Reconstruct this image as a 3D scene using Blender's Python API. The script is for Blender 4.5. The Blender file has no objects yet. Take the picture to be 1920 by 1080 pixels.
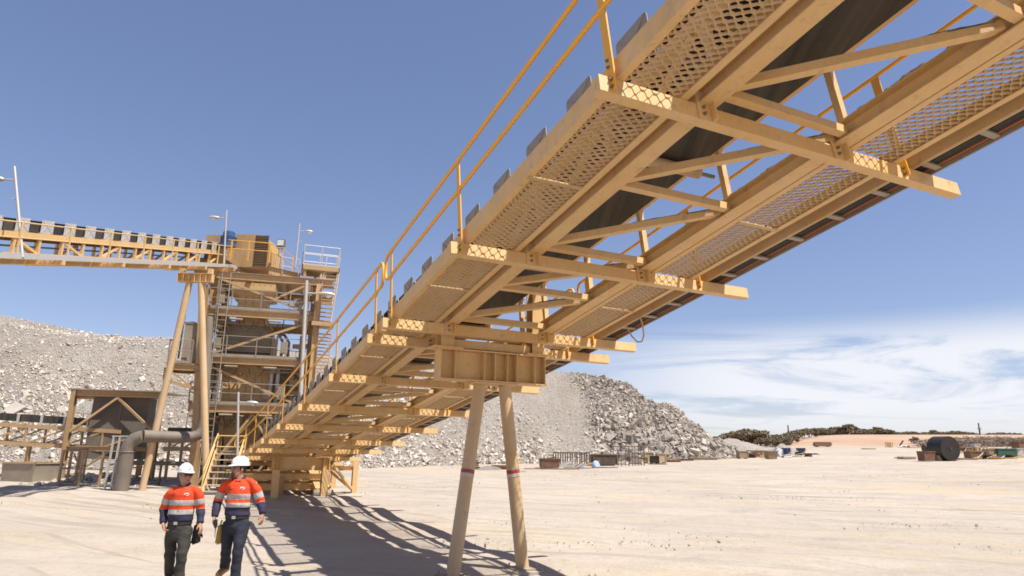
import bpy, bmesh, math, random
import numpy as np
from mathutils import Vector, Matrix, noise as mnoise
R = math.radians
scene = bpy.context.scene
col = scene.collection

# ------------------------------------------------------------------ camera
CAM_Z, PITCH, ROLL, FOCAL = 1.95, 0.23617, 0.01558, 1272.0
fw = Vector((0, math.cos(PITCH), math.sin(PITCH)))
up0 = Vector((0, -math.sin(PITCH), math.cos(PITCH)))
rt = Vector((1, 0, 0)) * math.cos(ROLL) + up0 * math.sin(ROLL)
up = up0 * math.cos(ROLL) - Vector((1, 0, 0)) * math.sin(ROLL)
cam_data = bpy.data.cameras.new('camera')
cam = bpy.data.objects.new('camera', cam_data)
col.objects.link(cam)
cam.matrix_world = Matrix(((rt.x, up.x, -fw.x, 0), (rt.y, up.y, -fw.y, 0), (rt.z, up.z, -fw.z, CAM_Z), (0, 0, 0, 1)))
cam_data.sensor_width = 36.0
cam_data.lens = FOCAL * 36.0 / 1920.0
cam_data.clip_end = 5000
scene.camera = cam

# ------------------------------------------------------------------ sun direction, sky, exposure
HEAD = -0.46205
Dh = Vector((math.sin(HEAD), math.cos(HEAD), 0))        # downhill heading of the big conveyor
Lat = Vector((math.cos(HEAD), -math.sin(HEAD), 0))
SUN_A, SUN_D = 0.27, 0.40                               # how far light drifts sideways and downhill per metre of fall
light_dir = (Dh * SUN_D - Lat * SUN_A - Vector((0, 0, 1))).normalized()
to_sun = -light_dir
SUN_EL = math.asin(to_sun.z)
SUN_AZ = math.atan2(to_sun.x, to_sun.y)                 # from +Y towards +X
sun_data = bpy.data.lights.new('sun', 'SUN')
sun_data.energy = 5.0
sun_data.angle = R(0.53)
sun_data.color = (1.0, 0.965, 0.915)
sun = bpy.data.objects.new('sun', sun_data)
sun.rotation_euler = light_dir.to_track_quat('-Z', 'Y').to_euler()
sun.location = (0, 0, 80)
col.objects.link(sun)

world = bpy.data.worlds.new('World')
scene.world = world
world.use_nodes = True
wt = world.node_tree
wt.nodes.clear()
def wn(t, **k):
    n = wt.nodes.new(t)
    for a, b in k.items(): setattr(n, a, b)
    return n
sky = wn('ShaderNodeTexSky', sky_type='NISHITA', sun_disc=False)
sky.sun_elevation = SUN_EL
sky.sun_rotation = SUN_AZ
sky.altitude = 300
sky.air_density = 1.0
sky.dust_density = 0.25
sky.ozone_density = 1.6
hsv = wn('ShaderNodeHueSaturation')
hsv.inputs['Hue'].default_value = 0.5
hsv.inputs['Saturation'].default_value = 1.08
hsv.inputs['Value'].default_value = 1.25
gam = wn('ShaderNodeGamma'); gam.inputs[1].default_value = 0.76
wt.links.new(sky.outputs[0], gam.inputs[0])
wt.links.new(gam.outputs[0], hsv.inputs['Color'])
# thin high cloud low in the sky: noise on the view direction projected on a flat cloud layer
geo = wn('ShaderNodeTexCoord')
sep = wn('ShaderNodeSeparateXYZ')
wt.links.new(geo.outputs['Generated'], sep.inputs[0])
def wmath(op, a, b=None, clamp=False):
    n = wn('ShaderNodeMath', operation=op); n.use_clamp = clamp
    for i, v in enumerate((a, b)):
        if v is None: continue
        if isinstance(v, (int, float)): n.inputs[i].default_value = v
        else: wt.links.new(v, n.inputs[i])
    return n.outputs[0]
zc = wmath('MAXIMUM', wmath('ADD', sep.outputs['Z'], 0.06), 0.02)
cu = wmath('DIVIDE', sep.outputs['X'], zc)
cv = wmath('DIVIDE', sep.outputs['Y'], zc)
comb = wn('ShaderNodeCombineXYZ')
wt.links.new(cu, comb.inputs[0]); wt.links.new(cv, comb.inputs[1])
cmap = wn('ShaderNodeMapping')
cmap.inputs['Rotation'].default_value = (0, 0, R(38))
cmap.inputs['Scale'].default_value = (0.75, 1.0, 1)
cmap.inputs['Location'].default_value = (3.1, 1.7, 0)
wt.links.new(comb.outputs[0], cmap.inputs[0])
cn = wn('ShaderNodeTexNoise')
cn.inputs['Scale'].default_value = 0.62; cn.inputs['Detail'].default_value = 11; cn.inputs['Roughness'].default_value = 0.62
cn.inputs['Distortion'].default_value = 0.9
wt.links.new(cmap.outputs[0], cn.inputs['Vector'])
# cloud bank: low and to the right (east) only
az = wmath('DIVIDE', sep.outputs['X'], wmath('MAXIMUM', sep.outputs['Y'], 0.05))
bank = wn('ShaderNodeMapRange'); bank.interpolation_type = 'SMOOTHSTEP'
bank.inputs['From Min'].default_value = 0.02; bank.inputs['From Max'].default_value = 0.36
wt.links.new(az, bank.inputs[0])
low = wn('ShaderNodeMapRange'); low.interpolation_type = 'SMOOTHSTEP'
low.inputs['From Min'].default_value = 0.19; low.inputs['From Max'].default_value = 0.125
wt.links.new(sep.outputs['Z'], low.inputs[0])
hz = wn('ShaderNodeMapRange'); hz.interpolation_type = 'SMOOTHSTEP'
hz.inputs['From Min'].default_value = 0.01; hz.inputs['From Max'].default_value = 0.07
hz.inputs['To Min'].default_value = 0.35
wt.links.new(sep.outputs['Z'], hz.inputs[0])
mask = wmath('MULTIPLY', wmath('MULTIPLY', bank.outputs[0], low.outputs[0]), hz.outputs[0])
dens = wn('ShaderNodeMapRange'); dens.interpolation_type = 'SMOOTHSTEP'
dens.inputs['From Min'].default_value = 0.33; dens.inputs['From Max'].default_value = 0.53
wt.links.new(cn.outputs['Fac'], dens.inputs[0])
# a few lone wisps higher up
cn2 = wn('ShaderNodeTexNoise')
cn2.inputs['Scale'].default_value = 0.9; cn2.inputs['Detail'].default_value = 7; cn2.inputs['Distortion'].default_value = 0.4
wt.links.new(cmap.outputs[0], cn2.inputs['Vector'])
wisp = wn('ShaderNodeMapRange'); wisp.interpolation_type = 'SMOOTHSTEP'
wisp.inputs['From Min'].default_value = 0.63; wisp.inputs['From Max'].default_value = 0.78
wt.links.new(cn2.outputs['Fac'], wisp.inputs[0])
low2 = wn('ShaderNodeMapRange'); low2.interpolation_type = 'SMOOTHSTEP'
low2.inputs['From Min'].default_value = 0.36; low2.inputs['From Max'].default_value = 0.22
wt.links.new(sep.outputs['Z'], low2.inputs[0])
wsp = wmath('MULTIPLY', wmath('MULTIPLY', wisp.outputs[0], low2.outputs[0]), wmath('MULTIPLY', bank.outputs[0], 0.5))
cl = wmath('MAXIMUM', wmath('MULTIPLY', mask, dens.outputs[0]), wsp, clamp=True)
cl = wmath('MULTIPLY', cl, 0.92)
cmix = wn('ShaderNodeMix', data_type='RGBA')
wt.links.new(cl, cmix.inputs['Factor'])
tint = wn('ShaderNodeMix', data_type='RGBA', blend_type='MULTIPLY'); tint.inputs[0].default_value = 1
wt.links.new(hsv.outputs[0], tint.inputs[6]); tint.inputs[7].default_value = (1.0, 0.945, 1.09, 1)
wt.links.new(tint.outputs[2], cmix.inputs[6])
cmix.inputs[7].default_value = (6.3, 6.4, 6.7, 1)
bg = wn('ShaderNodeBackground'); bg.inputs['Strength'].default_value = 0.10
wo = wn('ShaderNodeOutputWorld')
wt.links.new(cmix.outputs[2], bg.inputs[0]); wt.links.new(bg.outputs[0], wo.inputs[0])

scene.view_settings.view_transform = 'Standard'
scene.view_settings.look = 'None'
scene.view_settings.exposure = 0.55
scene.view_settings.gamma = 1.0
scene.cycles.filter_width = 1.7
scene.cycles.max_bounces = 6
scene.cycles.diffuse_bounces = 4

# ------------------------------------------------------------------ helpers
def V(*a): return Vector(a)
def at(px, py, Y):
    """world point seen at photo pixel (px,py) at forward distance Y"""
    d = rt * (px - 960) + up * (540 - py) + fw * FOCAL
    return Vector((0, 0, CAM_Z)) + d * (Y / d.y)
def on_ground(px, py, z=0.0):
    d = rt * (px - 960) + up * (540 - py) + fw * FOCAL
    return Vector((0, 0, CAM_Z)) + d * ((z - CAM_Z) / d.z)

class MB:
    def __init__(s): s.v = []; s.f = []
    def add(s, vs, fs):
        o = len(s.v); s.v += [tuple(x) for x in vs]; s.f += [tuple(i + o for i in f) for f in fs]; return s
    def box(s, c, ex, ey, ez):
        """centre and three half-extent vectors"""
        c, ex, ey, ez = map(Vector, (c, ex, ey, ez))
        vs = [c + ex*a + ey*b + ez*d for d in (-1, 1) for b in (-1, 1) for a in (-1, 1)]
        fs = [(0,2,3,1), (4,5,7,6), (0,1,5,4), (2,6,7,3), (0,4,6,2), (1,3,7,5)]
        if ex.cross(ey).dot(ez) < 0: fs = [f[::-1] for f in fs]
        return s.add(vs, fs)
    def abox(s, x0, x1, y0, y1, z0, z1):
        return s.box(((x0+x1)/2, (y0+y1)/2, (z0+z1)/2), ((x1-x0)/2, 0, 0), (0, (y1-y0)/2, 0), (0, 0, (z1-z0)/2))
    def frame(s, a, b, u=(0,0,1)):
        a, b = Vector(a), Vector(b); d = b - a; L = d.length; d = d / L; u = Vector(u)
        if abs(d.dot(u)) > 0.99: u = Vector((0, 1, 0)) if abs(d.y) < 0.9 else Vector((1, 0, 0))
        sd = d.cross(u).normalized(); u = sd.cross(d).normalized()
        return a, b, d, sd, u, L
    def bar(s, a, b, w, h, u=(0,0,1)):
        a, b, d, sd, u, L = s.frame(a, b, u)
        return s.box((a+b)/2, d*L/2, sd*w/2, u*h/2)
    def ibeam(s, a, b, w, h, tf=0.015, tw=0.01, u=(0,0,1)):
        a, b, d, sd, u, L = s.frame(a, b, u); m = (a+b)/2
        s.box(m + u*(h-tf)/2, d*L/2, sd*w/2, u*tf/2); s.box(m - u*(h-tf)/2, d*L/2, sd*w/2, u*tf/2)
        return s.box(m, d*L/2, sd*tw/2, u*(h/2-tf))
    def chan(s, a, b, w, h, side=1, t=0.01, u=(0,0,1)):
        """C section; web on the side `side` away from the opening"""
        a, b, d, sd, u, L = s.frame(a, b, u); m = (a+b)/2; sd = sd*side
        s.box(m + sd*(w/2 - t/2), d*L/2, sd*t/2, u*h/2)
        s.box(m + u*(h-t)/2 - sd*t/2, d*L/2, sd*(w-t)/2, u*t/2)
        return s.box(m - u*(h-t)/2 - sd*t/2, d*L/2, sd*(w-t)/2, u*t/2)
    def tube(s, pts, r, n=8, cap=True):
        pts = [Vector(p) for p in pts]; rs = r if isinstance(r, (list, tuple)) else [r]*len(pts)
        k = len(pts); rings = []; pu = None
        for i, p in enumerate(pts):
            d = ((pts[i]-pts[i-1]).normalized() if i > 0 else Vector()) + ((pts[i+1]-pts[i]).normalized() if i < k-1 else Vector())
            d.normalize()
            if pu is None:
                pu = Vector((0,0,1)) if abs(d.z) < .9 else Vector((1,0,0))
            x = d.cross(pu).normalized(); y = x.cross(d).normalized(); pu = y
            sc = 1.0
            if 0 < i < k-1:
                c = (pts[i]-pts[i-1]).normalized().dot(d); sc = 1/max(c, .4)
            rings.append([p + (x*math.cos(2*math.pi*j/n) + y*math.sin(2*math.pi*j/n))*rs[i]*(sc if False else 1) for j in range(n)])
        o = len(s.v)
        for rg in rings: s.v += [tuple(q) for q in rg]
        for i in range(k-1):
            for j in range(n):
                a0 = o+i*n+j; b0 = o+i*n+(j+1) % n
                s.f.append((a0, b0, b0+n, a0+n))
        if cap:
            s.f.append(tuple(o+j for j in range(n))[::-1]); s.f.append(tuple(o+(k-1)*n+j for j in range(n)))
        return s
    def prism(s, poly, vec):
        poly = [Vector(p) for p in poly]; vec = Vector(vec); n = len(poly)
        vs = poly + [p + vec for p in poly]
        fs = [tuple(range(n))[::-1], tuple(range(n, 2*n))] + [(i, (i+1) % n, n+(i+1) % n, n+i) for i in range(n)]
        return s.add(vs, fs)
    def each(s, k, name, m, parent=None, smooth=False):
        # one object per piece of k vertices
        out = []; nf = 0
        for i in range(0, len(s.v), k):
            p = MB(); p.v = s.v[i:i+k]; p.f = [tuple(q-i for q in f) for f in s.f if i <= f[0] < i+k]
            out.append(p.build(name, m, parent, smooth))
        return out
    def build(s, name, m, parent=None, smooth=False):
        me = bpy.data.meshes.new(name); me.from_pydata(s.v, [], s.f)
        b = bmesh.new(); b.from_mesh(me); bmesh.ops.recalc_face_normals(b, faces=b.faces); b.to_mesh(me); b.free()
        return link(name, me, m, parent, smooth)
def link(name, me, m, parent=None, smooth=False):
    if m is not None: me.materials.append(m)
    if smooth:
        me.shade_smooth()
        try: me.set_sharp_from_angle(angle=R(40))
        except Exception: pass
    o = bpy.data.objects.new(name, me); col.objects.link(o)
    if parent is not None:
        o.parent = parent
        o.matrix_parent_inverse = Matrix.Translation(-world_loc(parent))
    return o
def world_loc(o):
    l = o.location.copy() if o.parent is None else world_loc(o.parent) + o.location
    return l if o.parent is None else Vector((0, 0, 0)) if o.type == 'MESH' else l
def tag(o, label=None, cat=None, group=None, kind=None):
    if label: o['label'] = label
    if cat: o['category'] = cat
    if group: o['group'] = group
    if kind: o['kind'] = kind
    return o
def thing(name, label, cat, loc=(0,0,0), group=None):
    o = bpy.data.objects.new(name, None); col.objects.link(o); o.location = loc
    o.empty_display_size = 0.2
    return tag(o, label, cat, group)
def np_mesh(name, verts, faces4, m, parent=None, attr=None, smooth=False):
    """fast quad mesh from numpy arrays"""
    me = bpy.data.meshes.new(name)
    nv, nf, k = len(verts), len(faces4), faces4.shape[1]
    me.vertices.add(nv); me.vertices.foreach_set('co', np.asarray(verts, dtype=np.float32).ravel())
    me.loops.add(nf*k); me.loops.foreach_set('vertex_index', np.asarray(faces4, dtype=np.int32).ravel())
    me.polygons.add(nf); me.polygons.foreach_set('loop_start', np.arange(0, nf*k, k, dtype=np.int32))
    me.update(calc_edges=True); me.validate()
    if not smooth: me.shade_flat()
    if attr is not None:
        a = me.attributes.new('tone', 'FLOAT', 'POINT'); a.data.foreach_set('value', np.asarray(attr, dtype=np.float32))
    return link(name, me, m, parent, smooth)

# ------------------------------------------------------------------ materials
def newmat(name):
    m = bpy.data.materials.new(name); m.use_nodes = True
    nt = m.node_tree; b = nt.nodes['Principled BSDF']; return m, nt, b
def node(nt, t, **k):
    n = nt.nodes.new(t)
    for a, b in k.items(): setattr(n, a, b)
    return n
def noise_fac(nt, scale, detail=5, rough=.55, lo=.35, hi=.65, vec=None, dist=0):
    if vec is None:
        vec = node(nt, 'ShaderNodeNewGeometry').outputs['Position']
    n = node(nt, 'ShaderNodeTexNoise'); n.inputs['Scale'].default_value = scale; n.inputs['Detail'].default_value = detail
    n.inputs['Roughness'].default_value = rough; n.inputs['Distortion'].default_value = dist
    nt.links.new(vec, n.inputs['Vector'])
    mr = node(nt, 'ShaderNodeMapRange'); mr.inputs[1].default_value = lo; mr.inputs[2].default_value = hi
    nt.links.new(n.outputs['Fac'], mr.inputs[0]); return mr.outputs[0]
def mixc(nt, fac, a, b):
    n = node(nt, 'ShaderNodeMix', data_type='RGBA')
    for i, v in ((0, fac), (6, a), (7, b)):
        if isinstance(v, (int, float)): n.inputs[i].default_value = v
        elif isinstance(v, tuple): n.inputs[i].default_value = (*v, 1)
        else: nt.links.new(v, n.inputs[i])
    return n.outputs[2]
def scaled_pos(nt, sc, rotz=0):
    g = node(nt, 'ShaderNodeNewGeometry'); mp = node(nt, 'ShaderNodeMapping')
    mp.inputs['Scale'].default_value = sc; mp.inputs['Rotation'].default_value = (0, 0, rotz)
    nt.links.new(g.outputs['Position'], mp.inputs[0]); return mp.outputs[0]
def bump(nt, b, fac, strength=.3, dist=.02):
    n = node(nt, 'ShaderNodeBump'); n.inputs['Strength'].default_value = strength; n.inputs['Distance'].default_value = dist
    nt.links.new(fac, n.inputs['Height']); nt.links.new(n.outputs[0], b.inputs['Normal'])
def paint(name, base, dust, stain, rough=.55, metal=0.0, stain_amt=.55, sc=1.0):
    """painted steel: base coat, pale dust in broad patches, small dark scuffs and run marks"""
    m, nt, b = newmat(name)
    c = mixc(nt, noise_fac(nt, 1.3*sc, 6, .6, .35, .7), base, dust)
    c = mixc(nt, noise_fac(nt, 9*sc, 8, .7, .60, .74), c, stain) if stain_amt >= 1 else mixc(nt, mul(nt, noise_fac(nt, 7*sc, 9, .72, .56, .72), stain_amt), c, stain)
    st = noise_fac(nt, 1.0, 5, .6, .52, .75, scaled_pos(nt, (6*sc, 6*sc, .6*sc)))
    c = mixc(nt, mul(nt, st, .16), c, stain)
    if name.startswith('beige'):
        ln = noise_fac(nt, 1, 5, .6, .45, .68, scaled_pos(nt, (22, .5, 9), HEAD)); c = mixc(nt, mul(nt, ln, .10), c, stain)
    nt.links.new(c, b.inputs['Base Color'])
    b.inputs['Roughness'].default_value = rough; b.inputs['Metallic'].default_value = metal
    bump(nt, b, noise_fac(nt, 60, 4, .6, .3, .7), .12, .004)
    return m
def mul2(nt, a, c):
    n = node(nt, 'ShaderNodeMath', operation='MULTIPLY'); nt.links.new(a, n.inputs[0]); nt.links.new(c, n.inputs[1]); return n.outputs[0]
def mul(nt, a, k):
    n = node(nt, 'ShaderNodeMath', operation='MULTIPLY'); nt.links.new(a, n.inputs[0]); n.inputs[1].default_value = k; return n.outputs[0]
def plain(name, base, var=None, sc=4, rough=.7, metal=0.0, bmp=.15, bsc=40):
    m, nt, b = newmat(name)
    c = mixc(nt, noise_fac(nt, sc, 6, .6, .35, .68), base, var or tuple(x*.75 for x in base))
    nt.links.new(c, b.inputs['Base Color']); b.inputs['Roughness'].default_value = rough; b.inputs['Metallic'].default_value = metal
    if bmp: bump(nt, b, noise_fac(nt, bsc, 5, .6, .3, .7), bmp, .01)
    return m

M = {}
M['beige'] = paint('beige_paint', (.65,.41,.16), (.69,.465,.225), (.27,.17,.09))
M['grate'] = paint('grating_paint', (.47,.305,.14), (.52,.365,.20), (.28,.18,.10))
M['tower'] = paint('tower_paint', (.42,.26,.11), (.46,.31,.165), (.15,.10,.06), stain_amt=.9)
M['yellow'] = plain('yellow_paint', (.76,.37,.022), (.68,.36,.055), 5, .4, bmp=0)
M['leg'] = paint('leg_paint', (.56,.37,.18), (.60,.42,.25), (.30,.20,.12), sc=.7)  # duller and a little darker than the beige coat
M['galv'] = paint('galvanised_steel', (.50,.48,.45), (.56,.50,.42), (.33,.30,.26), rough=.5, metal=.25)
M['guard'] = paint('grey_guard_steel', (.29,.25,.205), (.34,.29,.23), (.19,.16,.13), rough=.55, metal=.2)
def belt_mat():
    m, nt, b = newmat('conveyor_belt_rubber')
    c = mixc(nt, noise_fac(nt, 1, 5, .6, .4, .7, scaled_pos(nt, (7, .22, .4), HEAD)), (.022,.019,.016), (.075,.060,.045))
    c = mixc(nt, mul(nt, noise_fac(nt, 14, 6, .7, .58, .7), .5), c, (.10,.08,.06))
    nt.links.new(c, b.inputs['Base Color']); b.inputs['Roughness'].default_value = .6; return m
M['belt'] = belt_mat()
M['stair_yellow'] = plain('faded_yellow_paint', (.64,.41,.11), (.60,.42,.18), 5, .5, bmp=0)
M['tan_rail'] = plain('tan_rail_paint', (.58,.38,.15), (.62,.44,.22), 5, .5, bmp=0)
M['duct'] = paint('duct_paint', (.155,.125,.095), (.21,.17,.13), (.10,.08,.06), rough=.7)
M['dirt'] = plain('caked_dirt', (.11,.075,.05), (.20,.14,.095), 12, .95, bmp=.8, bsc=25)
M['red'] = plain('red_roller', (.30,.035,.03), (.22,.05,.04), 6, .5)
M['dusty_steel'] = paint('dusty_grey_steel', (.24,.20,.15), (.33,.27,.20), (.14,.11,.08), rough=.7)
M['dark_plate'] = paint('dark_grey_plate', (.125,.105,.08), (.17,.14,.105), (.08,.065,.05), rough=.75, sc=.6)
M['white'] = plain('white_paint', (.78,.77,.74), (.70,.68,.64), 5, .45)
M['bolt'] = plain('bolt_steel', (.20,.16,.12), (.30,.24,.18), 30, .5, .5, bmp=0)
M['cable'] = plain('black_cable', (.02,.02,.02), (.04,.035,.03), 8, .6, bmp=0)
M['orange_cable'] = plain('orange_cable', (.55,.12,.02), (.45,.13,.04), 8, .5, bmp=0)
M['lens'] = plain('lamp_lens', (.72,.72,.70), (.62,.61,.58), 8, .25, bmp=0)
M['blue'] = plain('blue_motor_paint', (.035,.09,.24), (.06,.11,.22), 6, .4)

# ------------------------------------------------------------------ ground
def sstep(x, a, b):
    t = np.clip((x-a)/(b-a), 0, 1); return t*t*(3-2*t)
def gh(x, y):
    """yard level: flat near by, rising gently away to the right"""
    x = np.asarray(x, float); y = np.asarray(y, float)
    r = np.hypot(x, y); th = np.arctan2(x, np.maximum(y, 1e-3))
    g = 0.011 + 0.019*sstep(th, -0.35, 0.5)
    z = g*np.maximum(r-18, 0)**2/(np.maximum(r-18, 0)+14)
    z = np.where(r > 170, z, z)
    # red soil rise beyond the yard
    z = z + 2.3*sstep(r, 150, 235)*sstep(th, .30, .46)*(1-.25*sstep(th, .7, .9))
    z = z - g*np.maximum(r-260, 0)*1.0
    return z
def ghs(x, y): return float(gh(x, y))
def polar(nt, cen, kr, ka):
    # radius and bearing about a turning point: streaks that sweep round it like wheel tracks
    P = node(nt, 'ShaderNodeNewGeometry').outputs['Position']
    s = node(nt, 'ShaderNodeVectorMath', operation='SUBTRACT'); nt.links.new(P, s.inputs[0]); s.inputs[1].default_value = (*cen, 0)
    sp = node(nt, 'ShaderNodeSeparateXYZ'); nt.links.new(s.outputs[0], sp.inputs[0])
    l = node(nt, 'ShaderNodeVectorMath', operation='LENGTH'); nt.links.new(s.outputs[0], l.inputs[0])
    a = node(nt, 'ShaderNodeMath', operation='ARCTAN2'); nt.links.new(sp.outputs[0], a.inputs[0]); nt.links.new(sp.outputs[1], a.inputs[1])
    cb = node(nt, 'ShaderNodeCombineXYZ')
    nt.links.new(mul(nt, l.outputs['Value'], kr), cb.inputs[0]); nt.links.new(mul(nt, a.outputs[0], ka), cb.inputs[1])
    return cb.outputs[0]
def make_ground():
    xs = np.concatenate([np.linspace(-900, -90, 28), np.linspace(-84, -30, 28), np.linspace(-29.6, 30, 150), np.linspace(31, 140, 90), np.linspace(150, 1200, 40)])
    ys = np.concatenate([np.linspace(-200, -6, 12), np.linspace(-4, 45, 150), np.linspace(46, 280, 120), np.linspace(300, 1800, 32)])
    X, Y = np.meshgrid(xs, ys)
    Z = gh(X, Y)
    rng = np.random.default_rng(3)
    # shallow wheel ruts and lumps near the camera
    bumpz = np.zeros_like(Z)
    for k in range(60):
        ang = rng.normal(0.1, .5); wl = rng.uniform(.7, 5); ph = rng.uniform(0, 6.3)
        bumpz += .0035*wl*np.sin((X*math.sin(ang)*.45+Y*math.cos(ang))*6.28/wl+ph)*.5
    Z = Z + bumpz*np.clip(1.2-np.hypot(X, Y)/140, 0, 1)*np.where(np.abs(np.gradient(xs))[None, :] < 3, 1, 0)
    V_ = np.stack([X, Y, Z], -1).reshape(-1, 3)
    nx, ny = len(xs), len(ys)
    i = np.arange(nx*ny).reshape(ny, nx)
    F = np.stack([i[:-1, :-1], i[:-1, 1:], i[1:, 1:], i[1:, :-1]], -1).reshape(-1, 4)
    m, nt, b = newmat('pale_yard_dirt')
    P = node(nt, 'ShaderNodeNewGeometry').outputs['Position']
    sand = mixc(nt, noise_fac(nt, .09, 6, .55, .38, .66), (.425,.355,.28), (.485,.415,.335))
    # long sweeping wheel tracks: stretched, bent noise, at two scales
    tr = noise_fac(nt, 1, 7, .6, .47, .66, scaled_pos(nt, (.14, .26, .1), R(-10)), 2.2)
    c = mixc(nt, mul(nt, tr, .6), sand, (.37,.315,.26))
    tr1 = noise_fac(nt, 1, 6, .62, .52, .62, polar(nt, (26, 88), 1.5, 2.2), .7)
    g1 = noise_fac(nt, .11, 4, .6, .42, .60); g2 = noise_fac(nt, .17, 4, .6, .44, .60)
    c = mixc(nt, mul(nt, mul2(nt, tr1, g1), .85), c, (.29,.24,.185))
    tr2 = noise_fac(nt, 1, 3, .5, .60, .66, polar(nt, (-55, -40), 2.6, 4.0), .5)
    c = mixc(nt, mul(nt, mul2(nt, tr2, g2), .8), c, (.29,.24,.185))
    yl = noise_fac(nt, 1, 5, .55, .52, .66, polar(nt, (40, 120), .22, 2.5), .8)
    c = mixc(nt, mul(nt, yl, .55), c, (.48,.37,.24))
    gr = noise_fac(nt, 6, 10, .78, .54, .68)
    c = mixc(nt, mul(nt, gr, .55), c, (.29,.235,.18))
    gr2 = noise_fac(nt, .6, 9, .72, .50, .62)
    c = mixc(nt, mul(nt, mul2(nt, gr2, noise_fac(nt, 22, 6, .7, .45, .6)), .5), c, (.25,.20,.15))
    sk = noise_fac(nt, 3.2, 13, .86, .585, .66)
    c = mixc(nt, mul(nt, mul2(nt, sk, noise_fac(nt, .35, 5, .6, .42, .62)), .75), c, (.20,.155,.115))
    # reddish soil away beyond the yard on the right
    sp = node(nt, 'ShaderNodeSeparateXYZ'); nt.links.new(P, sp.inputs[0])
    vl = node(nt, 'ShaderNodeVectorMath', operation='LENGTH'); nt.links.new(P, vl.inputs[0])
    wob = node(nt, 'ShaderNodeTexNoise'); wob.inputs['Scale'].default_value = .03; wob.inputs['Detail'].default_value = 6
    nt.links.new(P, wob.inputs['Vector'])
    ad = node(nt, 'ShaderNodeMath', operation='MULTIPLY_ADD'); nt.links.new(wob.outputs['Fac'], ad.inputs[0]); ad.inputs[1].default_value = 60; nt.links.new(vl.outputs['Value'], ad.inputs[2])
    far = node(nt, 'ShaderNodeMapRange'); far.inputs[1].default_value = 172; far.inputs[2].default_value = 205
    nt.links.new(ad.outputs[0], far.inputs[0])
    red = mixc(nt, noise_fac(nt, .08, 7, .65, .42, .62), (.44,.315,.22), (.40,.25,.16))
    c = mixc(nt, far.outputs[0], c, red)
    nt.links.new(c, b.inputs['Base Color']); b.inputs['Roughness'].default_value = .95
    b.inputs['Specular IOR Level'].default_value = .15
    h1 = noise_fac(nt, 2.2, 8, .65, .25, .75); h2 = noise_fac(nt, 14, 8, .7, .2, .8)
    hh = node(nt, 'ShaderNodeMath', operation='MULTIPLY_ADD'); nt.links.new(h2, hh.inputs[0]); hh.inputs[1].default_value = .35; nt.links.new(h1, hh.inputs[2])
    h3 = node(nt, 'ShaderNodeMath', operation='MULTIPLY_ADD'); nt.links.new(tr1, h3.inputs[0]); h3.inputs[1].default_value = -.8; nt.links.new(hh.outputs[0], h3.inputs[2])
    bump(nt, b, h3.outputs[0], .55, .09)
    o = np_mesh('ground', V_, F, m, smooth=True)
    tag(o, kind='structure')
make_ground()

# ------------------------------------------------------------------ waste rock dump
TOE = [(-140,46),(-70,44),(-40,45),(-24,50),(-12,58),(-3,68),(6,73),(14,75),(22,78),(28,84),(27,96),(18,112),(-10,140),(-140,140)]
def seg_dist(px, py, a, b):
    ax, ay = a; bx, by = b; dx, dy = bx-ax, by-ay
    t = np.clip(((px-ax)*dx+(py-ay)*dy)/(dx*dx+dy*dy), 0, 1)
    return np.hypot(px-ax-t*dx, py-ay-t*dy)
def inside(px, py, poly):
    r = np.zeros(px.shape, bool); n = len(poly)
    for i in range(n):
        x0, y0 = poly[i]; x1, y1 = poly[(i+1) % n]
        c = ((y0 > py) != (y1 > py)) & (px < (x1-x0)*(py-y0)/(y1-y0+1e-12)+x0); r ^= c
    return r
def fbm(x, y, sc, oct_=4, seed=0):
    rng = np.random.default_rng(seed); o = np.zeros_like(x)
    for k in range(oct_):
        for j in range(5):
            a = rng.uniform(0, 6.28); f = sc*2**k*rng.uniform(.7, 1.4)
            o += np.sin((x*math.cos(a)+y*math.sin(a))*f+rng.uniform(0, 6.28))/2**k/5**.5
    return o
CRX = [-140,-75,-60,-44,-36,-30,-18,-8,0,6,12,18,24]
CRZ = [15.5,14.6,13.9,12.6,12.0,11.4,11.0,10.8,10.9,10.9,10.3,9.6,9.2]
def dump_h(x, y):
    d = np.min([seg_dist(x, y, TOE[i], TOE[(i+1) % len(TOE)]) for i in range(len(TOE))], 0)
    d = np.where(inside(x, y, TOE), d, -d)
    top = np.interp(x, CRX, CRZ) + .38*fbm(x, y, .2, 5, 5)
    s = d*.74 + (.5*fbm(x, y, .22, 3, 2)+.25*fbm(x, y, .9, 3, 4))*np.clip(d/4+.4, 0, 1)
    k = 0.9
    h = -np.log(np.exp(-np.clip(s, -8, 60)/k)+np.exp(-top/k))*k
    return gh(x, y) + h
def rock_material():
    m, nt, b = newmat('waste_rock')
    a = node(nt, 'ShaderNodeAttribute', attribute_name='tone')
    cr = node(nt, 'ShaderNodeValToRGB'); e = cr.color_ramp.elements
    e[0].position = 0; e[0].color = (.27,.23,.19,1)
    e[1].position = 1; e[1].color = (.76,.68,.585,1)
    for p, cc in ((.3, (.48,.42,.355,1)), (.55, (.57,.495,.41,1)), (.8, (.65,.56,.45,1))):
        k = e.new(p); k.color = cc
    nt.links.new(a.outputs['Fac'], cr.inputs[0])
    c = mixc(nt, mul(nt, noise_fac(nt, 3, 6, .65, .45, .7), .4), cr.outputs[0], (.52,.42,.32))
    nt.links.new(c, b.inputs['Base Color']); b.inputs['Roughness'].default_value = .95
    bump(nt, b, noise_fac(nt, 9, 6, .7, .3, .7), .5, .08)
    return m
M['rock'] = rock_material()
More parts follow.
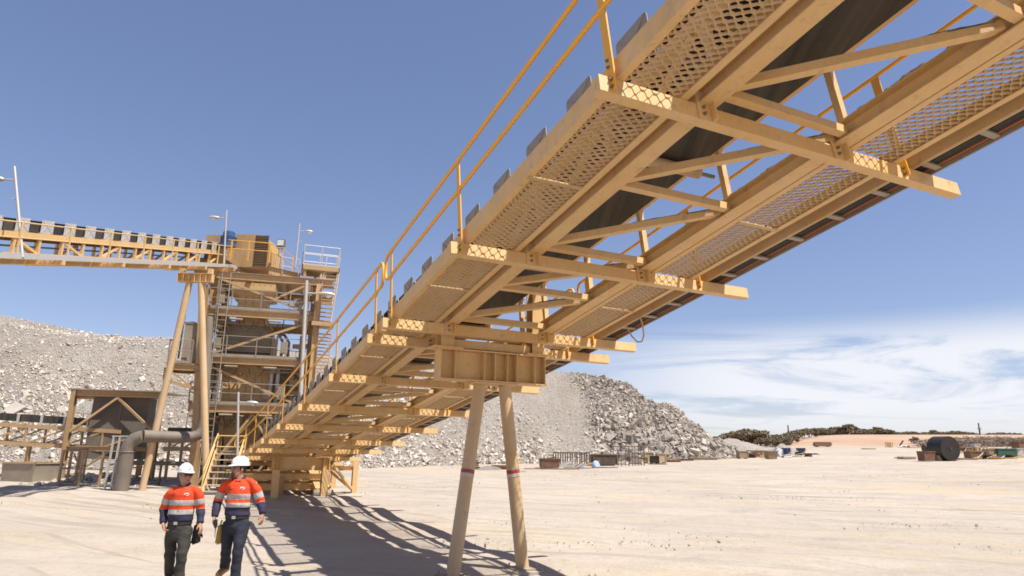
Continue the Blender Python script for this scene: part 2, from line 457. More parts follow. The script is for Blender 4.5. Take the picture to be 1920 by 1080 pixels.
def dump_soil():
    m, nt, b = newmat('dump_fines')
    c = mixc(nt, noise_fac(nt, .25, 7, .65, .38, .64), (.54,.475,.40), (.63,.55,.45))
    c = mixc(nt, mul(nt, noise_fac(nt, 1, 5, .6, .45, .65, scaled_pos(nt, (.35, .05, .12), R(-12))), .6), c, (.47,.375,.285))
    c = mixc(nt, mul(nt, noise_fac(nt, 2.6, 9, .72, .54, .68), .6), c, (.30,.25,.205))
    nt.links.new(c, b.inputs['Base Color']); b.inputs['Roughness'].default_value = .95
    h = node(nt, 'ShaderNodeMath', operation='ADD')
    nt.links.new(noise_fac(nt, 2.5, 9, .75, .25, .75), h.inputs[0]); nt.links.new(mul(nt, noise_fac(nt, 11, 6, .7, .3, .7), .4), h.inputs[1])
    bump(nt, b, h.outputs[0], 1.0, .35)
    return m
M['fines'] = dump_soil()
def make_dump():
    xs = np.arange(-130, 34, .55); ys = np.concatenate([np.arange(40, 112, .55), np.arange(113, 145, 3)])
    X, Y = np.meshgrid(xs, ys); Z = dump_h(X, Y) - .02
    Z = np.where(Z < gh(X, Y)-1.5, gh(X, Y)-1.5, Z)
    i = np.arange(X.size).reshape(X.shape)
    F = np.stack([i[:-1, :-1], i[:-1, 1:], i[1:, 1:], i[1:, :-1]], -1).reshape(-1, 4)
    tag(np_mesh('waste_rock_hill', np.stack([X, Y, Z], -1).reshape(-1, 3), F, M['fines'], smooth=True), kind='structure')
make_dump()
CUBE = np.array([[-1,-1,-1],[1,-1,-1],[1,1,-1],[-1,1,-1],[-1,-1,1],[1,-1,1],[1,1,1],[-1,1,1]], float)
CF = np.array([[0,3,2,1],[4,5,6,7],[0,1,5,4],[1,2,6,5],[2,3,7,6],[3,0,4,7]])
def rocks(name, P, size, tone, rng, flat=(.35,.8), sink=.25, mat='rock', parent=None):
    """angular broken stones, one jittered slab each, all in one mesh"""
    n = len(P)
    v = CUBE[None]*rng.uniform(.45, 1.0, (n, 8, 1))*1.0 + rng.normal(0, .16, (n, 8, 3))
    s = np.stack([np.ones(n), rng.uniform(.55, 1, n), rng.uniform(*flat, n)], -1)
    v = v*s[:, None]*size[:, None, None]*.5
    q = rng.normal(size=(n, 4)); q[:, 0] += .9; q /= np.linalg.norm(q, axis=1)[:, None]
    w, x, y, z = q.T
    Rm = np.stack([1-2*(y*y+z*z), 2*(x*y-z*w), 2*(x*z+y*w), 2*(x*y+z*w), 1-2*(x*x+z*z), 2*(y*z-x*w), 2*(x*z-y*w), 2*(y*z+x*w), 1-2*(x*x+y*y)], -1).reshape(n, 3, 3)
    v = np.einsum('nij,nkj->nki', Rm, v) + P[:, None]
    v[:, :, 2] += (size*.5*(.5-sink))[:, None]
    F = (np.arange(n)[:, None, None]*8 + CF[None]).reshape(-1, 4)
    return np_mesh(name, v.reshape(-1, 3), F, M[mat], parent, np.repeat(tone, 8))
def scatter_dump():
    rng = np.random.default_rng(11)
    n = 340000
    x = rng.uniform(-62, 30, n); y = rng.uniform(43, 108, n)
    z = dump_h(x, y); g = gh(x, y)
    keep = (z > g-.05)
    # front faces only need dense cover; thin out the flat top and the back
    top = np.interp(x, CRX, CRZ)
    depth = z-g
    keep &= ~((depth > top-.6) & (rng.random(n) > .35))
    x, y, z, depth = x[keep], y[keep], z[keep], depth[keep]
    # bands of coarse rock and of fines running down the face
    band = np.interp(x, [-62,-30,-10,-2,3,6.2,8.0,10.5,13,22,30], [.35,.4,.5,.5,.35,.08,.1,1,1,.9,.75])
    shift = x - .22*(8-depth)*np.clip((x+5)/10, 0, 1)
    band = np.interp(shift, [-62,-36,-20,-10,-2,3,5.0,7.4,9.4,12,22,30], [.42,.5,.4,.45,.5,.35,.10,.12,1,1,.9,.75])
    band = np.clip(band + .18*fbm(x, y, .35, 3, 9), .05, 1.1)
    foot = np.clip(1.08-depth/13, .5, 1.1)
    size = np.exp(rng.normal(0, .55, len(x)))*(.078+.16*band)*foot
    size *= 1+.4*sstep(shift, 7, 9.5)
    size = np.clip(size, .07, 1.7)
    k = rng.random(len(x)) < np.clip(.35+.65*band, 0, 1)
    x, y, z, size, band = x[k], y[k], z[k], size[k], band[k]
    tone = np.clip(rng.normal(.57, .23, len(x)) + .08*(1-band) - .50*sstep(shift[k], 6, 10) - .05, 0, 1)
    o = rocks('rubble', np.stack([x, y, z], -1), size, tone, rng)
    tag(o, kind='stuff')
scatter_dump()

# ------------------------------------------------------------------ main conveyor
P0 = Vector((2.5932, 5.9974, 0))
PT = [-8.0, 0, 3.265, 6.122, 7.009, 9.892, 13.248, 16.58, 19.828, 22.878, 26.0, 29.2, 33.0]
PZ = [6.247, 4.866, 4.302, 3.823, 3.694, 3.287, 2.85, 2.463, 2.077, 1.76, 1.44, 1.15, .82]
def cz(t): return float(np.interp(t, PT, PZ))
def cslope(t): return math.atan((cz(t-.05)-cz(t+.05))/.1)
def cN(t):
    s = cslope(t); return Dh*math.sin(s) + Vector((0, 0, math.cos(s)))
def cD(t):
    s = cslope(t); return Dh*math.cos(s) - Vector((0, 0, math.sin(s)))
def C(t, l, n):
    return P0 + Dh*t + Vector((0, 0, cz(t))) + Lat*l + cN(t)*n
def expanded_metal(p00, pt, pl, N, t_pitch=.041, l_pitch=.125, mat='grate', name='grating', parent=None):
    """p00 corner, pt / pl edge vectors; zigzag strands set on edge and tilted, meeting at the bonds"""
    nt_ = max(2, int(round(pt.length/t_pitch))); T = pt/nt_
    nl = max(2, int(round(pl.length/l_pitch))); L = pl/nl
    hgt, th = .0235, .0075
    Th = T.normalized(); tilt = (N*.80 - Th*.60)
    a = T.length/2 - th*.5
    vs, fs = [], []
    for i in range(nt_):
        base = len(vs); pts = []
        ph = i % 2
        for j in range(nl):
            for fr, off in ((.0, -1), (.16, -1), (.42, 1), (.58, 1), (.84, -1)):
                pts.append((j+fr, off if ph == 0 else -off))
        pts.append((nl, -1 if ph == 0 else 1))
        # consecutive rows face each other at the bonds
        for u, off in pts:
            c = p00 + T*(i+.5) + L*u + Th*(off*a*(.98))
            for dz, dt in ((-.5,-.5),(-.5,.5),(.5,.5),(.5,-.5)):
                vs.append(c + tilt*(dz*hgt) + Th*(dt*th))
        for k in range(len(pts)-1):
            o = base+k*4
            for j in range(4):
                fs.append((o+j, o+(j+1) % 4, o+4+(j+1) % 4, o+4+j))
    v = np.array([tuple(q) for q in vs]); f = np.array(fs)
    return np_mesh(name, v, f, M[mat], parent)
conv = thing('conveyor', 'large beige overhead conveyor with mesh walkways and yellow handrails, rising to the upper right', 'conveyor', (P0.x, P0.y, 0))
BEAM_T = [-3.3, 0, 3.265, 6.122, 7.009, 9.892, 13.248, 16.58, 19.828, 22.878, 26.0, 29.2]
SEG = [(-6.6, 6.35), (6.78, 30.5)]
def sub_ts(t0, t1):
    """break a run at the path's vertices so long members follow the curve"""
    return [t0] + [t for t in PT if t0+.01 < t < t1-.01] + [t1]
def run(mb, t0, t1, l, n, w, h, kind='bar', side=1):
    ts = sub_ts(t0, t1)
    for a, b in zip(ts[:-1], ts[1:]):
        A, B = C(a+1e-3, l, n), C(b-1e-3, l, n); u = cN((a+b)/2)
        if kind == 'bar': mb.bar(A, B, w, h, u)
        elif kind == 'i': mb.ibeam(A, B, w, h, .016, .012, u)
        elif kind == 'c': mb.chan(A, B, w, h, side, .011, u)
# cross beams, each with its bolted plates
def bolt(mb, c, d, r=.017, L=.02):
    d = Vector(d).normalized(); mb.tube([c, c + d*L], r, 6); mb.tube([c+d*L, c+d*(L+.014)], r*.55, 6)
for t in BEAM_T:
    mb = MB(); D = cD(t); N = cN(t); up_ = -D                     # uphill face looks back to the camera
    A, B = C(t, -2.11, .08), C(t, 2.80, .08)
    mb.bar(A + D*.055, B + D*.055, .11, .16, N)
    bm_ = mb.build('cross_beam', M['beige'], conv)
    pl = MB(); bo = MB()
    for l0, l1, nb in ((-1.06, -.90, 2), (.70, .86, 2)):
        c = C(t, (l0+l1)/2, .14) + up_*.0085
        pl.box(c, Lat*((l1-l0)/2), up_*.006, N*.155)
        pl.box(C(t, l1-.006, .14) + up_*.045, Lat*.006, up_*.03, N*.155)
        if t < 12:
            for k in (-.09, -.02): bolt(bo, C(t, (l0+l1)/2-.02, .14+k) + up_*.0147, up_)
    gp = pl.each(16, 'gusset_plate', M['beige'], conv)
    if bo.v: bo.each(24, 'bolt', M['bolt'], bm_)
for t0, t1 in SEG:
    for l, sd, nm in ((-1.89, -1, 'walkway_stringer'), (-1.2, 1, 'walkway_stringer'), (1.0, -1, 'walkway_stringer'), (1.70, 1, 'walkway_stringer')):
        mb = MB(); hh = .20 if l < -1.5 else .14
        w = .08
        run(mb, t0, t1, l, .163+hh/2, w, hh, 'c', sd)
        mb.build(nm, M['beige'], conv)
    for l in (-.93, .84):
        mb = MB(); run(mb, t0, t1, l, .164+.1, .20, .20, 'i'); mb.build('bottom_chord', M['beige'], conv)
        mb = MB(); run(mb, t0, t1, l*.93, 1.12, .12, .12, 'bar'); mb.build('top_chord', M['beige'], conv)
# bracing between the chords, half bay by half bay
HB = []
for a, b in zip(BEAM_T[:-1], BEAM_T[1:]):
    if b-a < 1: HB += [a]
    else: HB += [a, (a+b)/2]
HB.append(BEAM_T[-1])
for i, t in enumerate(HB):
    seg_gap = any(abs(t-x) < .01 for x in (7.009,)) 
    mb = MB(); o = -.13
    mb.bar(C(t+o, -.84, .24), C(t+o, .75, .24), .09, .09, cN(t)); mb.build('cross_strut', M['beige'], conv)
    if i+1 < len(HB) and HB[i+1]-t > 1.0:
        t2 = HB[i+1]
        mb = MB(); mb.bar(C(t2-.22, -.84, .25), C(t+.0, .76, .25), .085, .09, cN(t)); mb.build('floor_brace', M['beige'], conv)
    for l in (-.88, .80):
        mb = MB(); mb.bar(C(t-.13, l, .37), C(t-.13, l, 1.06), .075, .075, Lat); mb.build('truss_vertical', M['beige'], conv)
    if i+1 < len(HB) and HB[i+1]-t > 1.0:
        for l in (-.87,):
            mb = MB(); mb.bar(C(t+.05, l, 1.05), C(HB[i+1]-.25, l, .38), .06, .06, Lat); mb.build('truss_diagonal', M['beige'], conv)
    mb = MB(); mb.bar(C(t-.13, -.76, 1.12), C(t-.13, .72, 1.12), .07, .08, cN(t)); mb.build('top_strut', M['beige'], conv)
# mesh walkway floors
for a, b in zip(BEAM_T[:-1], BEAM_T[1:]):
    a2, b2 = a+.0, b
    if b-a < 1: a2, b2 = a+.26, b-.24
    if abs(a-6.122) < .01: 
        for (x0, x1) in ((6.24, 6.34), (6.80, 6.99)):
            for l0, l1 in ((-1.91, -1.24), (1.04, 1.72)):
                p = C(x0, l0, .185); expanded_metal(p, C(x1, l0, .185)-p, C(x0, l1, .185)-p, cN(x0), parent=conv)
        continue
    for l0, l1 in ((-1.91, -1.24), (1.04, 1.72)):
        p = C(a+.11, l0, .185); q = C(b-.0, l0, .185); r_ = C(a+.11, l1, .185)
        expanded_metal(p, q-p, r_-p, cN((a+b)/2), parent=conv)
        mb = MB()
        tt = (a+b)/2
        mb.bar(C(tt, l0+.01, .163), C(tt, l1-.01, .163), .06, .016, cN(tt))
        mb.build('walkway_bearer', M['grate'], conv)
# belts: carrying run troughed, return run flat
def strip(name, prof, t0, t1, m, th=.012, step=1.6):
    ts = list(np.arange(t0, t1, step)) + [t1]; vs, fs = [], []
    for t in ts:
        for l, n in prof: vs.append(C(t, l, n))
        for l, n in prof[::-1]: vs.append(C(t, l, n+th))
    k = len(prof)*2
    for i in range(len(ts)-1):
        for j in range(k):
            fs.append((i*k+j, i*k+(j+1) % k, (i+1)*k+(j+1) % k, (i+1)*k+j))
    fs += [tuple(range(k))[::-1], tuple(range((len(ts)-1)*k, len(ts)*k))]
    return MB().add(vs, fs).build(name, m, conv)
strip('carrying_belt', [(-.88,1.68),(-.80,1.66),(-.28,1.36),(.28,1.36),(.80,1.66),(.94,1.70)], -6.4, 30, M['belt'])
strip('return_belt', [(-.56,.80),(-.55,.80),(.45,.80),(.46,.80)], -6.4, 30, M['belt'])
# idler sets: side brackets, red rollers, grey guard plates on the outside
def idlers(parent, CF_, ts, right=True, gl=-.93, n0=1.27, n1=1.75, gw=.55, red='red'):
    for k, t in enumerate(ts):
        fr = MB(); 
        fr.bar(CF_(t, -.91, 1.215), CF_(t, .91, 1.215), .06, .06)
        for s in (-1, 1): fr.bar(CF_(t, s*.91, 1.2), CF_(t, s*.90, 1.66), .012, .06)
        ob = fr.build('idler_frame', M['galv'], parent)
        ro = MB()
        ro.tube([CF_(t, -.28, 1.285), CF_(t, -.87, 1.61)], .062, 10)
        ro.tube([CF_(t, .28, 1.285), CF_(t, .87, 1.61)], .062, 10)
        ro.tube([CF_(t, -.24, 1.285), CF_(t, .24, 1.285)], .062, 10)
        ro.each(20, 'roller', M[red], ob, True)
        g = MB(); a, b_ = t+.07, t+.07+gw
        r_ = .04
        poly = [CF_(a, gl, n0), CF_(b_, gl, n0), CF_(b_, gl, n1-r_), CF_(b_-r_*.4, gl, n1-r_*.3), CF_(b_-r_, gl, n1), CF_(a+r_, gl, n1), CF_(a+r_*.4, gl, n1-r_*.3), CF_(a, gl, n1-r_)]
        nrm = (CF_(t, gl+.01, n0)-CF_(t, gl, n0)).normalized()
        g.prism(poly, nrm*.008)
        ce = CF_(t+.07+gw/2, gl, (n0+n1)/2)
        for q in (poly[0], poly[1], poly[3], poly[6]):
            d = (q-ce); g.bar(ce+d*.12-nrm*.003, ce+d*.93-nrm*.003, .014, .012, nrm)
        g.build('guard_plate', M['guard'], parent)
idlers(conv, C, [x for x in np.arange(-4.95, 29.5, 1.085)], n0=1.34, n1=1.81, gw=.56)
for t in np.arange(-4.6, 29, 3.1):
    mb = MB(); mb.tube([C(t, -.60, .725), C(t, .50, .725)], .07, 12); ri = mb.build('return_roller', M['leg'], conv, True)
    mb = MB(); mb.tube([C(t, -.78, .725), C(t, .74, .725)], .025, 8); mb.build('axle', M['dusty_steel'], ri, True)
# handrails
POST_T = BEAM_T
def hand_rail(parent, CF_, t0, t1, posts, l, m='yellow', flip=1, ext=True):
    mb = MB(); ts = [t0] + [t for t in PT if t0 < t < t1] + [t1]
    r_ = .025
    n1, n2 = 1.34, .90
    top = [CF_(t, l, n1) for t in ts]; mid = [CF_(t, l, n2) for t in ts]
    def loop(t, s):
        return [CF_(t+s*.02, l, n1), CF_(t+s*.09, l, n1-.03), CF_(t+s*.13, l, n1-.10), CF_(t+s*.13, l, n2+.10), CF_(t+s*.09, l, n2+.03), CF_(t+s*.02, l, n2)]
    pts = top + (loop(t1, 1) if ext else []) + mid[::-1]
    pts += loop(t0, -1)[::-1] + [top[0]] if ext else []
    mb.tube(pts, r_, 12)
    rail = mb.build('handrail', M[m], parent, True)
    for t in posts:
        p = MB(); N = cN(t) if CF_ is C else Vector((0,0,1)); D = cD(t) if CF_ is C else None
        a = CF_(t-.012, l, .02); b_ = CF_(t-.012, l, n1)
        p.bar(a, b_, .016, .095, (CF_(t+.1, l, .02)-a))
        o = p.build('handrail_post', M[m], rail)
        if t < 12 and CF_ is C:
            bo = MB()
            for k in (.05, .12, .26, .33): bolt(bo, CF_(t-.012, l-.008, k) + cD(t)*(.012 if k > .2 else -.008), -Lat, .016, .012)
            bo.each(24, 'post_bolt', M['bolt'], rail)
for l in (-1.985, 1.815):
    hand_rail(conv, C, -6.0, 6.30, [t for t in BEAM_T if t < 6.5], l)
    hand_rail(conv, C, 6.72, 30.2, [t for t in BEAM_T if t > 6.5] , l)
# cable tray along the beam tips
mb = MB(); run(mb, -6.5, 30.5, 2.0, .163+.085, .06, .17, 'c', -1); tr = mb.build('cable_tray', M['tower'], conv)
mb = MB(); run(mb, -6.5, 30.5, 2.34, .163+.05, .025, .10, 'bar'); mb.build('tray_edge', M['dusty_steel'], tr)
ru = MB()
for t in np.arange(-6.3, 30.3, .62): ru.bar(C(t, 2.0, .19), C(t, 2.33, .19), .07, .025, cN(t))
ru.each(8, 'tray_rung', M['guard'], tr)
for l, r_ in ((2.06,.022),(2.11,.018),(2.155,.022),(2.2,.02),(2.25,.018)):
    cb = MB(); cb.tube([C(t, l, .225) for t in np.arange(-6.4, 30.4, .8)], r_, 6)
    cb.build('cable', M['cable'], tr, True)
mb = MB(); mb.tube([C(t, 2.29, .212+.004*math.sin(t*3)) for t in np.arange(-6.4, 30.4, .8)], .011, 6); mb.build('cable', M['orange_cable'], tr, True)
mb = MB(); run(mb, -6.5, 30.5, 2.17, .163+.175, .40, .006, 'bar'); mb.build('tray_cover', M['dark_plate'], tr)
mb = MB()
q0 = C(4.9, 2.0, .17)
mb.tube([q0 + cD(4.9)*(.0) , C(4.93, 2.05, .02), C(5.0, 2.1, -.12), C(5.1, 2.12, -.19), C(5.22, 2.12, -.16), C(5.3, 2.08, -.03), C(5.32, 2.0, .17)], .014, 6)
mb.build('cable_loop', M['grate'], conv, True)
# spillage caked on the braces and right chord under the belt
def caked(t0, t1, l, n, w, h, seed, parent, m='dirt', diag=None):
    rg = random.Random(seed); vs, fs = [], []; K = 40; W = 5
    for i in range(K+1):
        f = i/K
        if diag is None: t, ll = t0+(t1-t0)*f, l
        else: t, ll = t0+(t1-t0)*f, diag[0]+(diag[1]-diag[0])*f
        env = min(1, 6*f, 6*(1-f))*(.45+.55*abs(math.sin(f*7+seed)))*rg.uniform(.75, 1.15)
        for j in range(W):
            x = (j/(W-1)-.5)
            vs.append(C(t, ll + x*w, n + h*env*(1-(2*x)**2*.8)*rg.uniform(.8, 1.1)*(1 if 0 < j < W-1 else 0)-.004))
    for i in range(K):
        for j in range(W-1): fs.append((i*W+j, i*W+j+1, (i+1)*W+j+1, (i+1)*W+j))
    n0 = len(vs)
    for i in range(K+1): vs += [Vector(vs[i*W]) - cN(t0)*.01, Vector(vs[i*W+W-1]) - cN(t0)*.01]
    for i in range(K):
        a = n0+2*i; fs += [(a, a+1, a+3, a+2), (i*W, a, a+2, (i+1)*W), (i*W+W-1, (i+1)*W+W-1, a+3, a+1)]
    return MB().add(vs, fs).build('caked_dirt', M[m], parent)
caked(-1.5, -.15, .84, .364, .17, .10, 1, conv); caked(-3.0, -1.8, .84, .364, .17, .08, 2, conv)
caked(.6, 1.7, .84, .364, .17, .07, 3, conv); caked(2.0, 3.0, .84, .364, .17, .05, 5, conv)
for i, t in enumerate(HB[:-1]):
    if -3.4 < t < 6 and HB[i+1]-t > 1: caked(HB[i+1]-.22, t, 0, .296, .08, .035, i+10, conv, diag=(-.78, .72))

# ------------------------------------------------------------------ trestles under it
def round_leg(name, a, b, r, parent, m='beige', bands=None):
    mb = MB(); mb.tube([a, b], r, 24); leg = mb.build(name, M[m], parent, True)
    if bands:
        a, b = Vector(a), Vector(b); d = (b-a)/(b-a).z
        for nm, z0, z1, mm in bands:
            k = MB(); k.tube([a + d*(z0-a.z), a + d*(z1-a.z)], r+.004, 24); k.build(nm, M[mm], leg, True)
    return leg
M['band_red'] = plain('red_tape', (.42,.045,.035), (.34,.07,.05), 9, .5, bmp=0)
M['band_white'] = plain('white_tape', (.62,.55,.47), (.52,.44,.36), 9, .5, bmp=0)
M['concrete'] = plain('concrete', (.42,.36,.29), (.34,.29,.23), 3, .9, bmp=.4)
TT = 6.565
tp = P0 + Dh*TT
trestle = thing('trestle', 'beige two-legged trestle with red and white bands on its round legs, under the overhead conveyor', 'trestle', (tp.x, tp.y, 0))
zb = cz(TT)
gt, gb = zb-.13, zb-.66                                             # girder top and bottom
def TP(l, z, d=0): return Vector((tp.x, tp.y, 0)) + Lat*l + Dh*d + Vector((0, 0, z))
mb = MB()
mb.bar(TP(-1.02, gb+.012), TP(1.02, gb+.012), .32, .024); mb.bar(TP(-1.02, gt-.012), TP(1.02, gt-.012), .32, .024)
mb.bar(TP(-1.01, (gt+gb)/2), TP(1.01, (gt+gb)/2), .016, gt-gb-.05)
gd = mb.build('girder', M['beige'], trestle)
mb = MB()
for l in (-1.0, -.98+.24, -.20, 0.0, .24, .42, .78, .99):
    mb.box(TP(l, (gt+gb)/2), Lat*.007, Dh*.152, Vector((0,0,(gt-gb)/2-.026)))
mb.each(8, 'stiffener', M['beige'], gd)
mb = MB()
for l in (-.88, .86):
    mb.box(TP(l, gt+.012), Lat*.26, Dh*.20, (0,0,.011))
mb.each(8, 'seat_plate', M['beige'], trestle)
for l in (-.88, .86):
    mb = MB(); mb.ibeam(TP(l, gt+.024), TP(l, zb+1.28), .24, .24, .016, .012, Dh); mb.build('upper_post', M['beige'], trestle)
mb = MB(); mb.bar(TP(-.75, gt+.10), TP(.73, gt+.10), .12, .14); mb.build('tie_beam', M['beige'], trestle)
mb = MB(); mb.box(TP(.02, gb-.02), Lat*.42, Dh*.16, (0,0,.016)); mb.build('cap_plate', M['beige'], trestle)
for s in (-1, 1):
    ft_ = TP(-.72, .03, -.28) if s < 0 else TP(.655, .03)
    lg = round_leg('leg', ft_, TP(.02+s*.235, gb-.03), .110, trestle, 'leg', bands=[('red_band', 1.585, 1.645, 'band_red'), ('white_band', 1.53, 1.583, 'band_white')])
    fp = MB(); fp.box(ft_+V(0,0,.015), Lat*.22, Dh*.22, (0,0,.012))
    for a in (-1, 1):
        for b_ in (-1, 1): fp.tube([ft_+Lat*(a*.17)+Dh*(b_*.17)-V(0,0,.03), ft_+Lat*(a*.17)+Dh*(b_*.17)+V(0,0,.09)], .014, 6)
    fp.build('base_plate', M['dusty_steel'], lg)
    mb = MB(); mb.tube([ft_-V(0,0,.13), ft_+V(0,0,.003)], .36, 18); mb.build('footing', M['concrete'], lg)
bo = MB()
for l in (-.10, .06, .36, .40): bolt(bo, TP(.02+l*.6, gb-.06), (0,0,-1), .02, .04)
bo.each(24, 'cap_bolt', M['bolt'], trestle)
# low trestle farther down
T2 = 24.2; tp2 = P0 + Dh*T2
low = thing('trestle', 'low beige trestle on two square steel columns under the bottom end of the conveyor', 'trestle', (tp2.x, tp2.y, 0))
def TQ(l, z, d=0): return Vector((tp2.x, tp2.y, 0)) + Lat*l + Dh*d + Vector((0, 0, z))
z2 = cz(T2)
for l in (-.93, .95):
    mb = MB(); mb.ibeam(TQ(l, ghs(tp2.x, tp2.y)-.02), TQ(l, z2-.52), .26, .26, .018, .013, Dh); mb.build('column', M['beige'], low)
mb = MB(); mb.ibeam(TQ(-1.12, z2-.27), TQ(1.12, z2-.27), .26, .50, .018, .013); mb.build('girder', M['beige'], low)
mb = MB()
for l in (-.93, .95):
    for k in (-.12, .12): mb.box(TQ(l+k, z2-.27), Lat*.006, Dh*.12, (0,0,.23))
mb.each(8, 'stiffener', M['beige'], low)

# ------------------------------------------------------------------ high conveyor on the left
XC = -16.35
def zL(Y): return 7.58 + .255*(Y-21.2) if Y < 34 else 7.58 + .255*12.8 + .10*(Y-34)
def CL(t, l, n): return Vector((XC+l, t, zL(t)+n))
hc = thing('conveyor', 'high beige conveyor coming in from the left with grey guard squares along its belt', 'conveyor', (XC, 26, zL(26)))
LB = [11.4, 14.67, 17.94, 21.2, 24.5, 27.8, 31.1, 34.3]
def runL(mb, t0, t1, l, n, w, h, kind='bar', side=1):
    ts = [t0] + [x for x in (34,) if t0 < x < t1] + [t1]
    for a, b in zip(ts[:-1], ts[1:]):
        if kind == 'bar': mb.bar(CL(a, l, n), CL(b, l, n), w, h)
        elif kind == 'c': mb.chan(CL(a, l, n), CL(b, l, n), w, h, side, .012)
        else: mb.ibeam(CL(a, l, n), CL(b, l, n), w, h)
for t in LB:
    mb = MB(); mb.bar(CL(t, -1.85, .08), CL(t, 1.85, .08), .12, .16); b_ = mb.build('cross_beam', M['beige'], hc)
for l in (-.85, .85):
    mb = MB(); runL(mb, 10, 36, l, .27, .16, .20); mb.build('bottom_chord', M['beige'], hc)
    mb = MB(); runL(mb, 10, 36, l, .95, .14, .20, 'c', 1 if l > 0 else -1); mb.build('top_chord', M['beige'], hc)
for i, t in enumerate(np.arange(11.4, 35.5, 1.1)):
    for l in (-.85, .85):
        mb = MB(); mb.bar(CL(t, l, .37), CL(t, l, .85), .09, .09); mb.build('truss_vertical', M['beige'], hc)
        if i % 2 == 0 and t < 34:
            mb = MB()
            mb.bar(CL(t, l, .85) if t < 22.5 else CL(t+.1, l, .37), CL(t+1.05, l, .37) if t < 22.5 else CL(t+1.1, l, .85), .08, .08)
            mb.build('truss_diagonal', M['beige'], hc)
for l in (1.0, 1.62): 
    mb = MB(); runL(mb, 10, 36.2, l, .22, .05, .12); mb.build('walkway_stringer', M['beige'], hc)
mb = MB(); runL(mb, 9, 35.8, 1.78, .235, .10, .16, 'c', 1); mb.build('cable_tray', M['galv'], hc)
for a, b in zip(LB[:-1], LB[1:]):
    p = CL(a+.08, .98, .175); q = CL(b-.08, .98, .175); r_ = CL(a+.08, 1.7, .175)
    expanded_metal(p, q-p, r_-p, V(0,0,1), .09, .18, parent=hc)
def stripL(name, prof, t0, t1, m, th=.015):
    ts = [t0, 34.0, t1]; vs, fs = [], []
    for t in ts:
        for l, n in prof: vs.append(CL(t, l, n))
        for l, n in prof[::-1]: vs.append(CL(t, l, n+th))
    k = len(prof)*2
    for i in range(len(ts)-1):
        for j in range(k): fs.append((i*k+j, i*k+(j+1) % k, (i+1)*k+(j+1) % k, (i+1)*k+j))
    fs += [tuple(range(k))[::-1], tuple(range((len(ts)-1)*k, len(ts)*k))]
    return MB().add(vs, fs).build(name, m, hc)
stripL('carrying_belt', [(-.80,1.46),(-.3,1.2),(.3,1.2),(.80,1.46)], 10, 35.5, M['belt'])
stripL('return_belt', [(-.5,.62),(.5,.62)], 10, 35.5, M['belt'])
M['deep_red'] = plain('dark_red_roller', (.12,.022,.018), (.09,.03,.025), 6, .5)
for k, t in enumerate(np.arange(10.4, 34.6, 1.11)):
    fr = MB(); fr.bar(CL(t, -.86, 1.075), CL(t, .86, 1.075), .06, .06); fr.bar(CL(t, .82, 1.1), CL(t, .80, 1.42), .02, .08)
    fo = fr.build('idler_frame', M['galv'], hc)
    ro = MB(); ro.tube([CL(t, -.28, 1.15), CL(t, -.78, 1.38)], .07, 8); ro.tube([CL(t, .28, 1.15), CL(t, .78, 1.38)], .07, 8); ro.each(16, 'roller', M['deep_red'], fo, True)
    g = MB(); a, b = t-.29, t+.29
    n0, n1 = 1.06, 1.52
    g.box(CL(t, .89, (n0+n1)/2), (0,.29,.255*.29), (.006,0,0), (0,0,(n1-n0)/2))
    ce = CL(t, .899, (n0+n1)/2)
    for dy in (-1, 1):
        for dz in (-1, 1): g.bar(ce, ce + V(0, dy*.27, dy*.27*.255+dz*.21), .02, .012, (1,0,0))
    g.build('guard_plate', M['guard_pale'] if False else M['galv'], hc)
    if k % 1 == 0:
        sk = MB(); sk.box(CL(t+.55, .84, 1.25), (0,.26,.255*.26), (.008,0,0), (0,0,.17)); sk.build('skirt', M['belt'], hc)
# handrail along its near walkway
pts1 = [CL(t, 1.70, 1.28) for t in (9, 34, 34.1)]; pts2 = [CL(t, 1.70, .80) for t in (9, 34, 34.1)]
mb = MB(); mb.tube(pts1, .024, 6); mb.tube(pts2, .024, 6); hr = mb.each(18, 'handrail', M['tan_rail'], hc, True)[0]
for t in np.arange(10.5, 34, 2.2):
    mb = MB(); mb.bar(CL(t, 1.70, .16), CL(t, 1.70, 1.28), .045, .06); mb.build('handrail_post', M['tan_rail'], hr)
# head end: drive guard house with louvres, blue gearbox, railing
def zz(py, px, Y): return at(px, py, Y).z
h0, h1 = zL(35)+.25, zL(35)+1.9
mb = MB(); mb.abox(XC+.15, XC+1.05, 34.3, 36.6, h0, h1); hh = mb.build('head_guard', M['tower'], hc)
cage = MB(); cx0, cx1, cy0, cy1, ct = -14.75, -12.75, 34.6, 36.4, 13.0
cage.prism([(cx0,cy0,h0),(cx1,cy0,h0),(cx1,cy0,ct-1.0),(cx1-.35,cy0,ct-.25),(cx1-.8,cy0,ct),(cx0,cy0,ct)], (0, cy1-cy0, 0))
cg = cage.build('drive_guard', M['chute'] if 'chute' in M else M['tower'], hc)
lv = MB()
for i in range(18):
    z = h0+.1+i*(ct-h0-.15)/18; lv.box((-13.35, cy0-.02, z), (.33,0,0), (0,.02,.006), (0,-.004,.013))
lv.each(8, 'louvre', M['tower'], cg)
dk = MB(); dk.abox(-13.70, -13.0, cy0-.012, cy0+.01, h0+.05, ct-.06); dk.build('louvre_back', M['belt'], cg)
rb = MB()
for i in range(6):
    y = cy0+.1+i*.32
    rb.bar((cx1+.02, y, h0), (cx1+.02, y, ct-1.0), .05, .06); rb.bar((cx1+.01, y, ct-1.0), (cx1-.34, y, ct-.23), .05, .06)
rb.each(8, 'guard_rib', M['beige'], cg)
mo = MB(); m0 = at(428, 455, 34.2)
